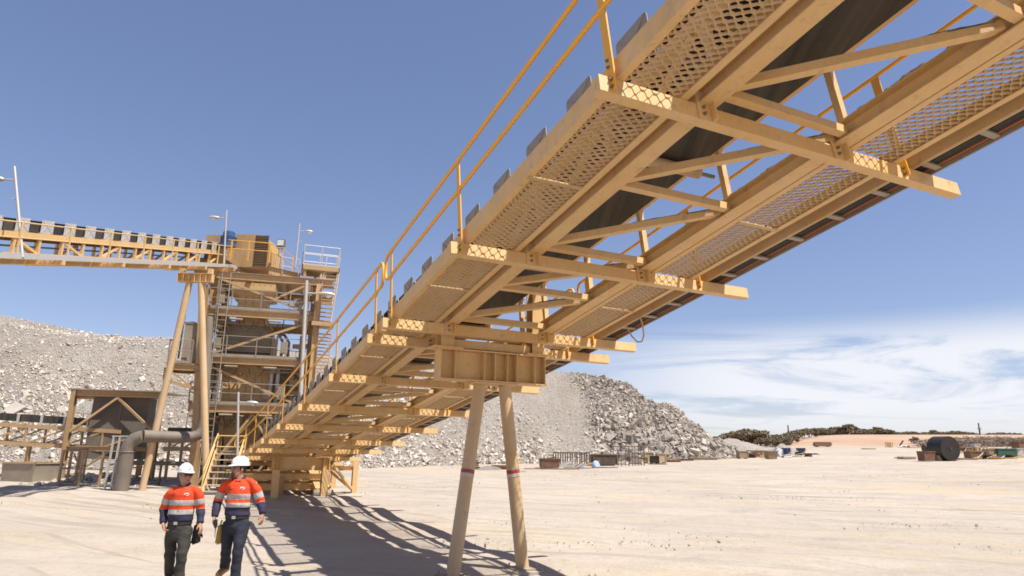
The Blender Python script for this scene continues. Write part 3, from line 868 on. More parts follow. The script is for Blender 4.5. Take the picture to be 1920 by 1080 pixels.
mo.tube([m0+V(0,0,-.25), m0+V(0,0,.30), m0+V(0,0,.31), m0+V(0,0,.55), m0+V(0,0,.62)], [.38,.38,.30,.30,.22], 16)
for k in range(4): mo.tube([m0+V(0,0,.02+k*.08), m0+V(0,0,.06+k*.08)], .40, 16)
mo.build('drive_motor', M['blue'], hc, True)
hp = [at(432, 462, 33.6), at(500, 463, 33.8), at(515, 470, 35)]
hp = [Vector((-14.62, 33.4, 12.3)), Vector((-12.55, 33.7, 12.25)), Vector((-12.2, 34.6, 12.2)), Vector((-12.15, 36.2, 12.2))]
for dz in (0, -.45):
    mb = MB(); mb.tube([q+V(0,0,dz) for q in hp], .024, 6); hr2 = mb.build('head_rail', M['yellow'], hc, True)
for q in (hp[0]+V(.2,0,0), (hp[0]+hp[1])/2, hp[1], hp[2], hp[3]):
    mb = MB(); mb.bar(q, q-V(0,0,1.05), .05, .07); mb.build('head_rail_post', M['yellow'], hc)

# tall splayed trestle under it
YT = 30.5
tl = thing('trestle', 'tall splayed trestle of two round legs below the high left conveyor', 'trestle', (-14.7, YT, 0))
ga, gb_ = at(337, 521, YT), at(398, 519, YT); zg = 9.53
mb = MB(); mb.ibeam(V(-15.45, YT, zg), V(-13.85, YT, zg), .30, .40, .022, .014)
g1 = mb.build('girder', M['beige'], tl)
mb = MB()
for i in range(7): mb.box((-15.44+i*.262, YT, zg), (.008,0,0), (0,.145,0), (0,0,.178))
mb.each(8, 'stiffener', M['beige'], g1)
for a, b in ((at(265, 924, YT), at(355, 530, YT)), (at(388, 926, YT), at(377, 530, YT))):
    a.z = -.05; b.z = zg-.205
    lg = round_leg('leg', a, b, .145, tl, 'leg')
    mb = MB(); mb.tube([a-V(0,0,.1), a+V(0,0,.14)], .32, 14); mb.build('footing', M['concrete'], lg)
mb = MB(); mb.ibeam(at(362, 915, 32.2), at(383, 532, 32.2), .30, .30, .02, .014, (0,1,0)); mb.build('rear_leg', M['tower'], tl)
for l in (-15.3, -14.0):
    mb = MB(); mb.bar((l, YT, zg+.2), (l, YT, zL(YT)+.02), .2, .2); mb.build('post', M['beige'], tl)

M['chute'] = paint('chute_paint', (.50,.31,.125), (.56,.385,.20), (.18,.115,.07))
# ------------------------------------------------------------------ transfer tower
FL, FR = V(-14.85, 33.0, 0), V(-10.2, 34.3, 0)
U = (FR-FL).normalized(); W = (FR-FL).length; Vd = V(-U.y, U.x, 0); DEP = 4.2
def T(u, v, z): return FL + U*u + Vd*v + V(0, 0, z)
tw = thing('transfer_tower', 'tall beige steel tower of open platforms, chutes and stairs behind the two workers', 'tower', tuple(FL))
COL = [(0,0),(W,0),(0,DEP),(W,DEP)]
for u, v in COL:
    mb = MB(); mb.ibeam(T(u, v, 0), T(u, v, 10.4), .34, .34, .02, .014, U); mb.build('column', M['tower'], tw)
def railing(parent, pts, m, h=1.05, step=1.25, r=.02, post=.045, mid=True, toe=True):
    out = None
    rails = (h, h*.52) if mid else (h,)
    for z in rails:
        mb = MB(); mb.tube([p+V(0,0,z) for p in pts], r, 6); o = mb.build('handrail', M[m], parent, True); out = out or o
    for a, b in zip(pts[:-1], pts[1:]):
        n = max(1, round((b-a).length/step))
        for k in range(n+1):
            if k == n and b is not pts[-1]: continue
            q = a+(b-a)*k/n; mb = MB(); mb.bar(q, q+V(0,0,h), post, post); mb.build('handrail_post', M[m], out)
        if toe:
            mb = MB(); mb.bar(a+V(0,0,.06), b+V(0,0,.06), .012, .11); mb.build('toe_board', M[m], out)
    return out
LV = [(3.55, 3.92), (5.88, 6.22), (8.22, 8.58)]
for z0, z1 in LV:
    for a, b in (((-.5,-.2),(W+.25,-.2)), ((-.5,DEP),(W+.25,DEP)), ((0,-.2),(0,DEP)), ((W,-.2),(W,DEP)), ((W*.5,-.2),(W*.5,DEP))):
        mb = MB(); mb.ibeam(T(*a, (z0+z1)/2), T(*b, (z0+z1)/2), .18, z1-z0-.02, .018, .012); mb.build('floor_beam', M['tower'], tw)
    for u0, u1, v0, v1 in ((-.5, W+.25, -.3, .3), (-.5, .55, .3, DEP), (W-1.0, W+.25, .3, DEP), (.55, W-1.0, 3.4, DEP)):
        mb = MB(); mb.box(T((u0+u1)/2, (v0+v1)/2, z1+.025), U*((u1-u0)/2-.004), Vd*((v1-v0)/2-.004), (0,0,.018)); mb.build('deck', M['dusty_steel'], tw)
    railing(tw, [T(-.5, 1.5, z1+.04), T(-.5, -.25, z1+.04), T(W+.2, -.25, z1+.04), T(W+.2, .6, z1+.04)], 'dusty_steel', 1.0, 1.35)
    railing(tw, [T(-.5, DEP+.05, z1+.04), T(W+.2, DEP+.05, z1+.04)], 'dusty_steel', 1.0, 1.6)
# top frame under the conveyor head
for a, b, z, h in (((-1.0,-.1),(W+.9,-.1),10.32,.36), ((-1.0,DEP),(W+.9,DEP),10.32,.36), ((0,-.1),(0,DEP),10.3,.3), ((W,-.1),(W,DEP),10.3,.3), ((1.6,-.1),(1.6,DEP),10.32,.3), ((3.2,-.1),(3.2,DEP),10.32,.3)):
    mb = MB(); mb.ibeam(T(*a, z), T(*b, z), .2, h, .02, .014); mb.build('top_beam', M['tower'], tw)
mb = MB(); mb.ibeam(at(505, 507, 34.0), at(562, 520, 34.6), .18, .42, .02, .014); mb.build('outrigger', M['tower'], tw)
mb = MB(); mb.box(T(W*.45, DEP*.68, 10.56), U*(W*.62), Vd*(DEP*.30), (0,0,.03)); mb.build('deck', M['tower'], tw)
# braces on the front face
BR = [((.0,10.2),(W-.25,8.7)), ((.2,6.35),(W-.2,8.15)), ((.1,5.8),(W-.6,4.1)), ((W-.25,10.2),(W-.75,8.6)), ((W-1.9,9.3),(W-.3,10.2)), ((.3,.3),(2.4,3.5)), ((W-2.3,.2),(W-.3,3.5)), ((2.4,3.5),(3.2,2.3))]
for (u0, z0), (u1, z1) in BR:
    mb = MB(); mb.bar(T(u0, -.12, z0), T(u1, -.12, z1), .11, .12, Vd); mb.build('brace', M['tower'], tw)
for (v0, z0), (v1, z1) in (((.2,.3),(DEP-.3,3.5)), ((.2,6.2),(DEP-.3,8.2))):
    for u in (0, W):
        mb = MB(); mb.bar(T(u, v0, z0), T(u, v1, z1), .10, .10, U); mb.build('brace', M['tower'], tw)
for u in (.5, 1.3, 2.6, W-.7):
    for z1 in (8.2, 5.86, 3.5):
        mb = MB(); mb.bar(T(u, -.15, z1-.02), T(u+.35, 1.0, z1-.5), .07, .07); mb.build('knee_brace', M['tower'], tw)
# chute that drops from the conveyor head
def taper(mb, u0, u1, v0, v1, z1, a0, a1, b0, b1, z0):
    vs = [T(u0,v0,z1),T(u1,v0,z1),T(u1,v1,z1),T(u0,v1,z1),T(a0,b0,z0),T(a1,b0,z0),T(a1,b1,z0),T(a0,b1,z0)]
    return mb.add(vs, [(0,1,2,3),(7,6,5,4),(0,4,5,1),(1,5,6,2),(2,6,7,3),(3,7,4,0)])
mb = MB(); taper(mb, .75, 2.85, .25, 2.6, 10.12, .75, 2.85, .25, 2.6, 9.55); taper(mb, .75, 2.85, .252, 2.6, 9.548, 1.12, 2.5, .35, 2.4, 9.45)
mb.v[12:] = mb.v[12:]; taper(mb, 1.12, 2.5, .35, 2.4, 9.448, 1.12, 2.5, .35, 2.4, 7.95)
ch = mb.build('chute', M['chute'], tw)
bo = MB()
for i in range(7):
    for j in range(6):
        u = .95+i*.28; z = 10.05-j*.33
        if z < 9.5 and not 1.15 < u < 2.45: continue
        v = .25 if z > 9.5 else .35
        bo.tube([T(u, v-.02, z), T(u, v+.01, z)], .022, 6)
bo.each(12, 'liner_bolt', M['bolt'], ch)
mb = MB()
for u in (1.12, 1.47, 1.85, 2.2, 2.5): mb.box(T(u, .338, 8.75), U*.008, Vd*.012, (0,0,.66))
mb.each(8, 'panel_joint', M['dusty_steel'], ch)
# screen box on the second platform
mb = MB(); taper(mb, .95, 2.6, .75, 2.9, 8.0, .55, 2.95, .7, 3.0, 7.62); taper(mb, .55, 2.95, .70, 3.0, 7.618, .55, 2.95, .70, 3.0, 6.62)
sb = mb.build('screen_box', M['screen'] if 'screen' in M else M['dusty_steel'], tw)
mb = MB()
for z in (7.55, 7.28, 6.95, 6.66): mb.bar(T(.5, .67, z), T(3.0, .67, z), .05, .07)
mb.each(8, 'screen_rib', M['dusty_steel'], sb)
mb = MB()
for u in (.75, 1.5, 2.2, 2.8): mb.bar(T(u, .66, 6.66), T(u, .66, 7.6), .07, .04)
mb.each(8, 'screen_rib', M['dusty_steel'], sb)
mb = MB(); mb.box(T(1.75, 1.8, 6.45), U*1.1, Vd*1.0, (0,0,.16)); mb.build('spring_frame', M['dark_plate'], tw)
mb = MB()
for u in (2.95, 3.15): mb.bar(T(u, .6, 6.3), T(u, .6, 7.5), .09, .06)
mb.each(8, 'side_bracket', M['tower'], tw)
# lower bin with vertical liner panels
mb = MB(); taper(mb, .55, 3.05, .7, 3.2, 6.0, .7, 2.9, .8, 3.0, 5.55); taper(mb, .7, 2.9, .8, 3.0, 5.548, .7, 2.9, .8, 3.0, 4.3); bn = mb.build('bin', M['chute'], tw)
mb = MB()
for u in (.74, 1.12, 1.5, 1.88, 2.26, 2.6, 2.86): mb.box(T(u, .78, 4.95), U*.025, Vd*.03, (0,0,.58))
mb.each(8, 'bin_rib', M['tower'], bn)
mb = MB(); taper(mb, .7, 2.9, .8, 3.0, 4.298, 1.1, 2.6, 1.0, 2.8, 2.2); taper(mb, 1.1, 2.6, 1.0, 2.8, 2.198, 1.2, 2.5, 1.1, 2.7, 1.2); mb.build('lower_chute', M['tower'], tw)
for u in (3.05, 3.35):
    mb = MB(); mb.tube([T(u, .6, 4.0), T(u, .6, 5.8)], .09, 10); mb.build('pipe', M['galv'], tw, True)
mb = MB(); mb.tube([T(.55, .5, 3.95), T(.55, .5, 5.85)], .12, 10); mb.build('pipe', M['galv'], tw, True)
mb = MB(); mb.box(T(.25, .4, 5.2), U*.16, Vd*.15, (0,0,.55)); mb.build('electrical_cabinet', M['dusty_steel'], tw)
# plant inside the base
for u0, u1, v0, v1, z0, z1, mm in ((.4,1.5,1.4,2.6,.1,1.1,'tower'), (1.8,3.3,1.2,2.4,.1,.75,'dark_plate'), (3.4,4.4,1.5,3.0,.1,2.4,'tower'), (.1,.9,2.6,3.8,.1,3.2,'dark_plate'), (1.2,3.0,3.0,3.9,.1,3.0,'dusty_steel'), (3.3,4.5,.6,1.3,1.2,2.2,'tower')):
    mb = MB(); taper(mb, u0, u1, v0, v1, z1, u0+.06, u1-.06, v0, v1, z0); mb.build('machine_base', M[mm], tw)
for u, v in ((1.0,.2),(2.2,.3),(3.4,.2)):
    mb = MB(); mb.ibeam(T(u, v, 0), T(u, v, 3.5), .2, .2, .015, .01, U); mb.build('prop', M['tower'], tw)
# conduits, cable trays, light fittings and hoses over the steelwork
rgt = random.Random(4)
for u in (.22, .30, W-.35, W-.27):
    mb = MB(); mb.tube([T(u, -.26, .3), T(u, -.26, 10.1)], .022, 6); mb.build('conduit', M['dusty_steel'], tw, True)
for z in (3.42, 5.74, 8.08):
    mb = MB(); mb.box(T(W/2, .25, z-.12), U*(W*.46), Vd*.13, (0,0,.03)); mb.build('cable_tray', M['dusty_steel'], tw)
    for u in (1.2, 3.0):
        mb = MB(); mb.tube([T(u-.3, -.28, z+.02), T(u+.3, -.28, z+.02)], .055, 8); mb.build('light_fitting', M['dusty_steel'], tw, True)
    for k in range(4):
        u = rgt.uniform(.5, W-.6); mb = MB(); mb.tube([T(u, -.05, z), T(u+.1, -.12, z-.4), T(u+.35, -.1, z-.55), T(u+.6, -.02, z-.3), T(u+.7, 0, z)], .016, 5); mb.build('hose', M['cable'], tw, True)
for u, z, h in ((.42,6.9,.5),(3.55,6.85,.6),(3.95,9.2,.5),(3.6,4.6,.7),(.35,9.15,.45),(2.95,4.5,.4)):
    mb = MB(); mb.box(T(u, .1, z), U*.17, Vd*.09, (0,0,h/2)); mb.box(T(u, .005, z), U*.14, Vd*.004, (0,0,h/2-.04)); mb.build('junction_box', M['dusty_steel'], tw)
for u, v in ((3.4,.9),(3.7,1.4),(.35,1.6)):
    mb = MB(); mb.tube([T(u, v, 6.3), T(u, v, 7.3), T(u-.25, v, 7.7), T(u-.8, v, 7.8)], .08, 8); mb.build('pipe', M['dusty_steel'], tw, True)
for z in (4.6, 5.2, 7.0):
    mb = MB(); mb.bar(T(W-.9, .5, z), T(W-.15, .5, z+.05), .08, .22); mb.build('side_frame', M['tower'], tw)
for u, z0, z1 in ((W-.8,4.0,5.9),(W-.5,6.3,7.6),(.45,4.0,5.8),(W-.75,8.6,9.6)):
    mb = MB(); mb.bar(T(u, .7, z0), T(u, .7, z1), .12, .12); mb.build('stanchion', M['tower'], tw)
mb = MB(); mb.box(T(W*.5, DEP-.1, 5.0), U*(W*.40), Vd*.03, (0,0,1.0)); mb.build('darkening_panel', M['dark_plate'], tw)  # two dark sheets added at the back to deepen the shade inside the tower
mb = MB(); mb.box(T(W*.5, DEP-.1, 1.8), U*(W*.46), Vd*.03, (0,0,1.7)); mb.build('darkening_panel', M['dark_plate'], tw)
# ladder up the front left corner
for u in (.38, .78):
    mb = MB(); mb.tube([T(u, -.75, 1.0), T(u, -.75, 10.3)], .03, 6); mb.build('ladder_rail', M['dusty_steel'], tw, True)
mb = MB()
for k in range(31): mb.tube([T(.38, -.75, 1.15+k*.295), T(.78, -.75, 1.15+k*.295)], .014, 5)
mb.each(10, 'ladder_rung', M['dusty_steel'], tw, True)
# side platform on the left with a grey-green cabinet
for a, b, h in ((T(-1.5,-.9,5.55),T(-.1,-.9,5.55),.28), (T(-1.5,.6,5.55),T(-.1,.6,5.55),.28), (T(-1.5,-.9,5.55),T(-1.5,.6,5.55),.28)):
    mb = MB(); mb.ibeam(a, b, .16, h, .015, .01); mb.build('floor_beam', M['tower'], tw)
mb = MB(); mb.box(T(-.8, -.15, 5.72), U*.74, Vd*.79, (0,0,.02)); mb.build('deck', M['dusty_steel'], tw)
railing(tw, [T(-.5,-.95,5.74), T(-1.5,-.95,5.74), T(-1.5,.6,5.74)], 'dusty_steel', 1.1, .7)
mb = MB(); mb.bar(T(-1.4,-.9,5.4), T(-.15,-.9,4.5), .09, .09); mb.build('knee_brace', M['tower'], tw)
mb = MB(); mb.bar(T(-1.55,-.92,4.95), T(-.1,-.92,4.55), .10, .14); mb.bar(T(-1.55,-.92,5.5), T(-1.55,-.92,4.95), .1, .12); mb.each(8, 'bracket', M['tower'], tw)
mb = MB(); mb.box(T(-.70, -.3, 6.72), U*.30, Vd*.36, (0,0,.96)); mb.box(T(-.70,-.3,7.70), U*.33, Vd*.39, (0,0,.02)); mb.build('cabinet', M['cabinet'] if 'cabinet' in M else M['dusty_steel'], tw)
# stair head platform on the right, with railing and steep stair
PA = [at(566, 498, 34.0), at(643, 501, 35.6)]
pa, pb = V(-10.85, 34.0, 11.2), V(-9.15, 34.6, 11.2)
ud = (pb-pa).normalized(); vd = V(-ud.y, ud.x, 0); pl_ = (pb-pa).length
def S(u, v, z): return pa + ud*u + vd*v + V(0, 0, z)
for a, b in (((0,0),(pl_,0)), ((0,1.5),(pl_,1.5)), ((0,0),(0,1.5)), ((pl_,0),(pl_,1.5))):
    mb = MB(); mb.chan(S(*a, -.1), S(*b, -.1), .10, .24, 1); mb.build('platform_beam', M['tower'], tw)
mb = MB(); mb.box(S(pl_/2, .75, .05), ud*(pl_/2+.02), vd*.78, (0,0,.03)); mb.build('platform_deck', M['galv'], tw)
railing(tw, [S(0,1.5,.08), S(0,0,.08), S(pl_,0,.08), S(pl_,1.5,.08), S(0,1.5,.08)], 'galv', 1.0, .9, toe=False)
for a, b in ((S(.1,.1,-.22), T(W-.5,-.1,9.6)), (S(pl_*.55,.1,-.22), T(W,-.1,9.7)), (S(pl_*.4,1.4,-.22), T(W,1.4,9.6))):
    mb = MB(); mb.bar(a, b, .12, .14); mb.build('knee_brace', M['tower'], tw)
railing(tw, [at(523, 516, 34.3), at(559, 521, 34.5)], 'galv', 1.0, .9, toe=False)
st0 = at(611, 512, 34.55); st1 = at(594, 604, 34.05)
sw = ud*.68
for k, o in enumerate((V(0,0,0), sw)):
    mb = MB(); mb.bar(st0+o, st1+o, .05, .20, -vd); mb.build('stair_stringer', M['chute'], tw)
mb = MB()
for k in range(12):
    q = st0+(st1-st0)*((k+.6)/12); mb.box(q+sw/2, sw*.48, vd*.10, (0,0,.018))
mb.each(8, 'stair_tread', M['tower'], tw)
for o in (V(0,0,0), sw):
    mb = MB(); mb.tube([st0+o+V(0,0,.9), st1+o+V(0,0,.9)], .02, 6); mb.build('handrail', M['galv'], tw, True)
mb = MB(); mb.box((st0+st1)/2*0 + st1+sw/2+V(-.1,.1,-.12), sw*.8, vd*.5, (0,0,.10)); mb.build('landing', M['tower'], tw)
st2 = at(597, 622, 34.5); st3 = at(588, 700, 34.3)
for o in (V(0,0,0), sw):
    mb = MB(); mb.bar(st2+o, st3+o, .05, .20, -vd); mb.build('stair_stringer', M['chute'], tw)
mb = MB()
for k in range(12):
    q = st2+(st3-st2)*((k+.6)/12); mb.box(q+sw/2, sw*.48, vd*.10, (0,0,.018))
mb.each(8, 'stair_tread', M['tower'], tw)
mb = MB(); mb.ibeam(T(W+.2, -.35, 0), T(W+.2, -.35, 10.2), .30, .30, .018, .012, U); mb.build('column', M['chute'], tw)

# ------------------------------------------------------------------ lights
def street_light(base, top, arm, label, lamp=1.0, thin=.045, name='light_pole', m='galv'):
    """pole from base to top; arm: vector to the lamp head from near the top"""
    base, top, arm = Vector(base), Vector(top), Vector(arm)
    o = thing(name, label, 'light pole', tuple(base))
    mb = MB(); mb.tube([base, top], [thin, thin*.8], 10); mb.build('pole', M[m], o, True)
    a0 = base+(top-base)*(1-.42*lamp/(top-base).length)
    ad = arm.normalized(); mb = MB(); mb.tube([a0, a0+arm*.45], .026*lamp, 8); mb.build('arm', M[m], o, True)
    c0 = a0+arm*.42; L = arm.length*.6; sd = ad.cross(V(0,0,1)).normalized(); upv = V(0,0,1)
    vs, fs = [], []; prof = [(0,.04,.03),(.1,.08,.06),(.45,.13,.085),(.8,.12,.075),(1,.04,.03)]
    for f, w, h in prof:
        for j in range(10):
            t = 2*math.pi*j/10; vs.append(c0+ad*L*f + sd*(w*lamp*math.cos(t)) + upv*(h*lamp*max(-.55, math.sin(t))))
    for i in range(4):
        for j in range(10): fs.append((i*10+j, i*10+(j+1) % 10, i*10+10+(j+1) % 10, i*10+10+j))
    fs += [tuple(range(10))[::-1], tuple(range(40, 50))]
    hd = MB().add(vs, fs).build('lamp_head', M['galv'], o, True)
    mb = MB(); q = c0+ad*L*.62-upv*.05*lamp
    mb.tube([q, q-upv*.03*lamp, q-upv*.07*lamp], [.11*lamp, .10*lamp, .05*lamp], 10); mb.build('lens', M['lens'], hd, True)
    mb = MB(); q = base+(top-base)*(1-1.0*lamp/(top-base).length); mb.tube([q, q+ad*.22], .014, 6); mb.build('bracket', M[m], o, True)
    return o
street_light(CL(19.4, 1.82, .2), at(27, 312, 19.4), (-.85,0,.05), 'light pole standing on the high left conveyor at the left edge of the photo', 1.1)
street_light(CL(33.0, 1.82, .2), at(425, 394, 33.0), (-.85,0,.02), 'light pole on the high conveyor, in front of the blue motor', 1.0)
street_light(at(553, 505, 34.4), at(562, 419, 34.4), (.72,0,-.03), 'light pole on the tower top beside the stair platform railing', 1.0)
street_light(at(334, 672, 33), at(347, 590, 33), (.65,0,-.08), 'light pole at the tower side, half hidden behind the splayed trestle leg', .85, m='dusty_steel')
street_light(at(563, 752, 33.8), at(575, 526, 33.8), (1.45,0,-.07), 'tall grey light pole with long lamp head in front of the tower', 1.55, .11)
street_light(on_ground(441, 905)+V(0,0,0) if False else V(-10.1,26.4,0), at(447, 735, 26.4), (.75,0,-.03), 'grey light pole rising behind the yellow stair and the right-hand worker', .9, .05)
street_light(V(-25.4,42,.2), at(99, 752, 42), (-.25,-.1,.03), 'short thin light pole behind the low conveyor at far left', .9, .05, m='dusty_steel')
fl = at(526, 470, 34.2)
fo = thing('floodlight', 'square grey floodlight on short posts on the tower top', 'floodlight', tuple(at(526, 512, 34.2)))
for dx in (-.09, .09):
    mb = MB(); mb.bar(at(525, 513, 34.2)+V(dx*1.2,0,0), fl+V(dx,0,.10), .045, .045); mb.build('post', M['galv'], fo)
mb = MB(); mb.box(fl+V(0,0,.14), (.20,0,0), (0,.14,0), (0,0,.02)); mb.build('mount', M['galv'], fo)
mb = MB(); fc = fl+V(0,0,.40); mb.box(fc, (.19,0,0), (0,.13,0), (0,0,.19)); hs = mb.build('housing', M['dark_plate'], fo)
mb = MB(); mb.box(fc+V(0,-.134,0), (.165,0,0), (0,.006,0), (0,0,.15)); mb.build('glass', M['lens'], hs)

# ------------------------------------------------------------------ chute frame, low conveyor, duct, railings at far left
cf = thing('chute_frame', 'weathered steel frame holding a broad dark chute plate, left of the splayed trestle', 'chute frame', (-23.3, 38, .2))
A0, B0, A1, B1 = V(-23.9,37.6,0), V(-19.6,38.6,0), V(-25.9,40.8,0), V(-21.9,41.6,0)
zt = 4.85
for q, nm in ((A0,0),(B0,0),(A1,0),(B1,0)):
    mb = MB(); mb.ibeam(q+V(0,0,.1), q+V(0,0,zt), .24, .24, .018, .012, (0,1,0)); mb.build('post', M['tower_dusty'] if 'tower_dusty' in M else M['tower'], cf)
for a, b in ((A0,B0),(A1,B1),(A0,A1),(B0,B1)):
    mb = MB(); mb.ibeam(a+V(0,0,zt-.12), b+V(0,0,zt-.12), .2, .30, .016, .011); mb.build('top_beam', M['tower'], cf)
    mb = MB(); mb.ibeam(a+V(0,0,1.75), b+V(0,0,1.75), .18, .22, .016, .011); mb.build('lower_beam', M['tower'], cf)
mb = MB(); mb.box((A0+B0)/2+V(0,1.4,zt+.06), (B0-A0)/2+V(.1,0,0), V(.1,1.6,0), (0,0,.03)); mb.build('roof_plate', M['dusty_steel'], cf)
mid = (A0+B0)/2+V(0,-.02,zt-.35)
for q in (A0, B0):
    mb = MB(); mb.bar(mid, q+V(0,-.02,2.55), .12, .12, (0,1,0)); mb.build('brace', M['tower'], cf)
pA, pB = A0+(B0-A0)*.16+V(0,.35,0), A0+(B0-A0)*.82+V(0,.35,0)
mb = MB(); mb.prism([pA+V(0,0,1.2), pB+V(0,0,1.2), pB+V(0,0,4.55), pA+V(.12,0,4.55)], (0,.9,0)); cp = mb.build('chute_plate', M['dark_plate'], cf)
mb = MB(); mb.box((pA+pB)/2+V(.1,-.012,2.9), (.012,0,0), (0,.01,0), (0,0,1.65)); mb.build('plate_seam', M['dusty_steel'], cp)
mb = MB(); mb.bar(A0+V(.6,-.02,.35), A0+V(2.4,-.02,1.6), .09, .09); mb.build('brace', M['tower'], cf)
# low conveyor
lc = thing('conveyor', 'low dusty conveyor with a bare black belt, running into the framed dark chute plate', 'conveyor', (-27, 37.4, 0))
def K(t, v, n): return V(-30+t, 37.0+.17*t+v, 3.05-.045*t+n)
for v in (0, 1.6):
    for n in (0, -.95):
        mb = MB(); mb.bar(K(-1,v,n), K(8.5,v,n), .12, .20); mb.build('chord', M['tower'], lc)
    for k in range(5):
        mb = MB(); mb.bar(K(k*1.9,v,-.9), K(k*1.9,v,-.05), .09, .09); mb.build('truss_vertical', M['tower'], lc)
        mb = MB(); mb.bar(K(k*1.9+.1,v,-.88), K(k*1.9+1.8,v,-.1), .08, .08); mb.build('truss_diagonal', M['tower'], lc)
mb = MB(); mb.box(K(3.6,.8,.42), K(5,0,0)-K(0,0,0), (0,.65,0), (0,0,.2)); mb.build('belt', M['belt'], lc)
for k in range(8):
    mb = MB(); mb.box(K(-.2+k*1.15,.08,.36), (.06,0,0), (0,.03,0), (0,0,.26)); mb.build('idler_bracket', M['galv'], lc)
for k in (.5, 3.6, 6.2):
    mb = MB(); q = K(k,.8,-1); mb.bar(V(q.x,q.y,.2), q, .18, .18); mb.build('support', M['tower'], lc)
railing(lc, [K(2.6,2.4,-.3), K(6.0,2.4,-.3)], 'dusty_steel', 1.2, .9, toe=False)
# the run beyond the frame into the tower
lc2 = thing('conveyor', 'low dusty walkway and belt frame between the splayed trestle and the tower base', 'conveyor', (-17.5, 39, 0))
def K2(t, v, n): return V(-19+t, 38.4-.1*t+v, 2.55+n)
for v in (0, 1.5):
    for n in (.0, -.75):
        mb = MB(); mb.bar(K2(0,v,n), K2(4.6,v,n), .14, .22); mb.build('chord', M['tower'], lc2)
    for k in range(4):
        mb = MB(); mb.bar(K2(.3+k*1.3,v,-2.4), K2(.3+k*1.3,v,0), .12, .12); mb.build('support', M['tower'], lc2)
        mb = MB(); mb.bar(K2(.4+k*1.2,v,-.7), K2(1.4+k*1.2,v,-.05), .08, .08); mb.build('truss_diagonal', M['tower'], lc2)
mb = MB(); mb.box(K2(2.3,.75,.3), (2.3,-.23,0), (0,.6,0), (0,0,.10)); mb.build('belt', M['belt'], lc2)
for z, x0, x1 in ((.75,1.4,3.6),(.45,1.6,3.3),(1.05,1.2,3.6)):
    mb = MB(); mb.box(K2((x0+x1)/2,.5,z), ((x1-x0)/2,0,0), (0,.4,0), (0,0,.07)); mb.build('cover', M['beige'], lc2)
railing(lc2, [K2(.2,1.9,.2), K2(4.5,1.9,.2)], 'dusty_steel', 1.1, 1.1, toe=False)
# duct
du = thing('duct', 'fat grey duct rising from the ground and bending right to the tower', 'duct', (-16.4, 30, 0))
def rduct(path, hw, name, m, parent):
    return MB().tube(path, hw, 12).build(name, m, parent, True)
d0 = V(-16.45,30,-.05); zd = 2.35
path = [d0, V(-16.4,30,zd-.62), V(-16.33,30,zd-.35), V(-16.15,30.02,zd-.12), V(-15.85,30.05,zd)]
rduct(path, [.31,.31,.30,.28,.26], 'riser', M['duct'] if 'duct' in M else M['dusty_steel'], du)
path = [V(-15.84,30.05,zd), V(-14.6,30.3,zd-.02), V(-13.55,30.5,zd-.05), V(-13.2,30.6,zd+.03), V(-13.02,30.65,zd+.25), V(-13.0,30.7,zd+.6), V(-13.15,31.2,5.2)]
path = [V(-15.84,30.05,zd), V(-14.9,30.9,zd-.02), V(-14.3,31.3,zd+.0), V(-14.05,31.45,zd+.12), V(-13.95,31.55,zd+.42), V(-14.0,31.6,zd+.9), V(-14.35,31.9,6.2), V(-14.55,32.1,8.0)]
rduct(path, [.26,.25,.245,.24,.23,.22,.22,.20], 'crossover', M['duct'], du)
mb = MB(); mb.tube([V(-16.4,30,zd-.68), V(-16.4,30,zd-.64)], .335, 12); mb.build('flange', M['dusty_steel'], du)
# pipes low behind
pp = thing('pipe_run', 'dark thin pipe bending low beside the duct and the tower foot', 'pipe', (-15.5, 33, 0))
mb = MB(); mb.tube([V(-18.5,33.5,1.15), V(-14.6,33.2,1.15), V(-14.25,33.2,1.25), V(-14.1,33.2,1.6), V(-14.1,33.2,2.4)], .10, 10); mb.build('pipe', M['dark_plate'], pp, True)
for x in (-18.2, -16.5, -14.9):
    mb = MB(); mb.bar(V(x,33.3,0), V(x,33.3,1.1), .08, .08); mb.build('stand', M['dark_plate'], pp)
pr = thing('railing', 'dusty pipe railing round the rock spill under the dark chute plate', 'railing', (-20.4, 32, 0))
RP = [V(-20.4,32,.0), V(-17.6,31.4,.0)]
for a, b in ((V(-20.9,34.6,.1), V(-20.4,32,.02)), (V(-20.4,32,.02), V(-17.4,31.6,.02))):
    n = 3
    for z in (1.65, .85, .2):
        mb = MB(); mb.tube([a+V(0,0,z), b+V(0,0,z)], .028, 6); mb.build('rail', M['dusty_steel'], pr, True)
    for k in range(0 if a.y > 34 else 1, n+1):
        q = a+(b-a)*k/n
        mb = MB(); mb.bar(q, q+V(0,0,1.68), .09, .09); mb.build('post', M['tower'], pr)
gt_ = thing('gate_frame', 'taller narrow pipe gate frame standing just left of the fat duct', 'gate', (-17.2, 30.4, 0))
for x in (-17.25, -16.98):
    mb = MB(); mb.bar(V(x,30.2,0), V(x+.08,30.2,2.35), .07, .07); mb.build('post', M['galv'], gt_)
for z in (2.33, 1.2, .3):
    mb = MB(); mb.bar(V(-17.25,30.2,z), V(-16.5,30.2,z), .05, .05); mb.build('rail', M['galv'], gt_)
rngp = np.random.default_rng(21)
n = 420; px_ = rngp.uniform(-22.6, -16.8, n); py_ = rngp.uniform(32.6, 38.0, n)
hgt = .55*np.exp(-((px_+20)**2/3.4+(py_-35.5)**2/3.2))
o = rocks('rock_spill', np.stack([px_, py_, hgt*rngp.uniform(.1,1,n)-.02], -1), rngp.uniform(.12,.42,n), np.clip(rngp.normal(.30,.15,n),0,1), rngp)
tag(o, kind='stuff')
sk = thing('skip_bin', 'open rust-stained steel box on the ground at the far left', 'bin', (-23.5, 34, 0))
c0, c1 = on_ground(4, 905), on_ground(62, 907)
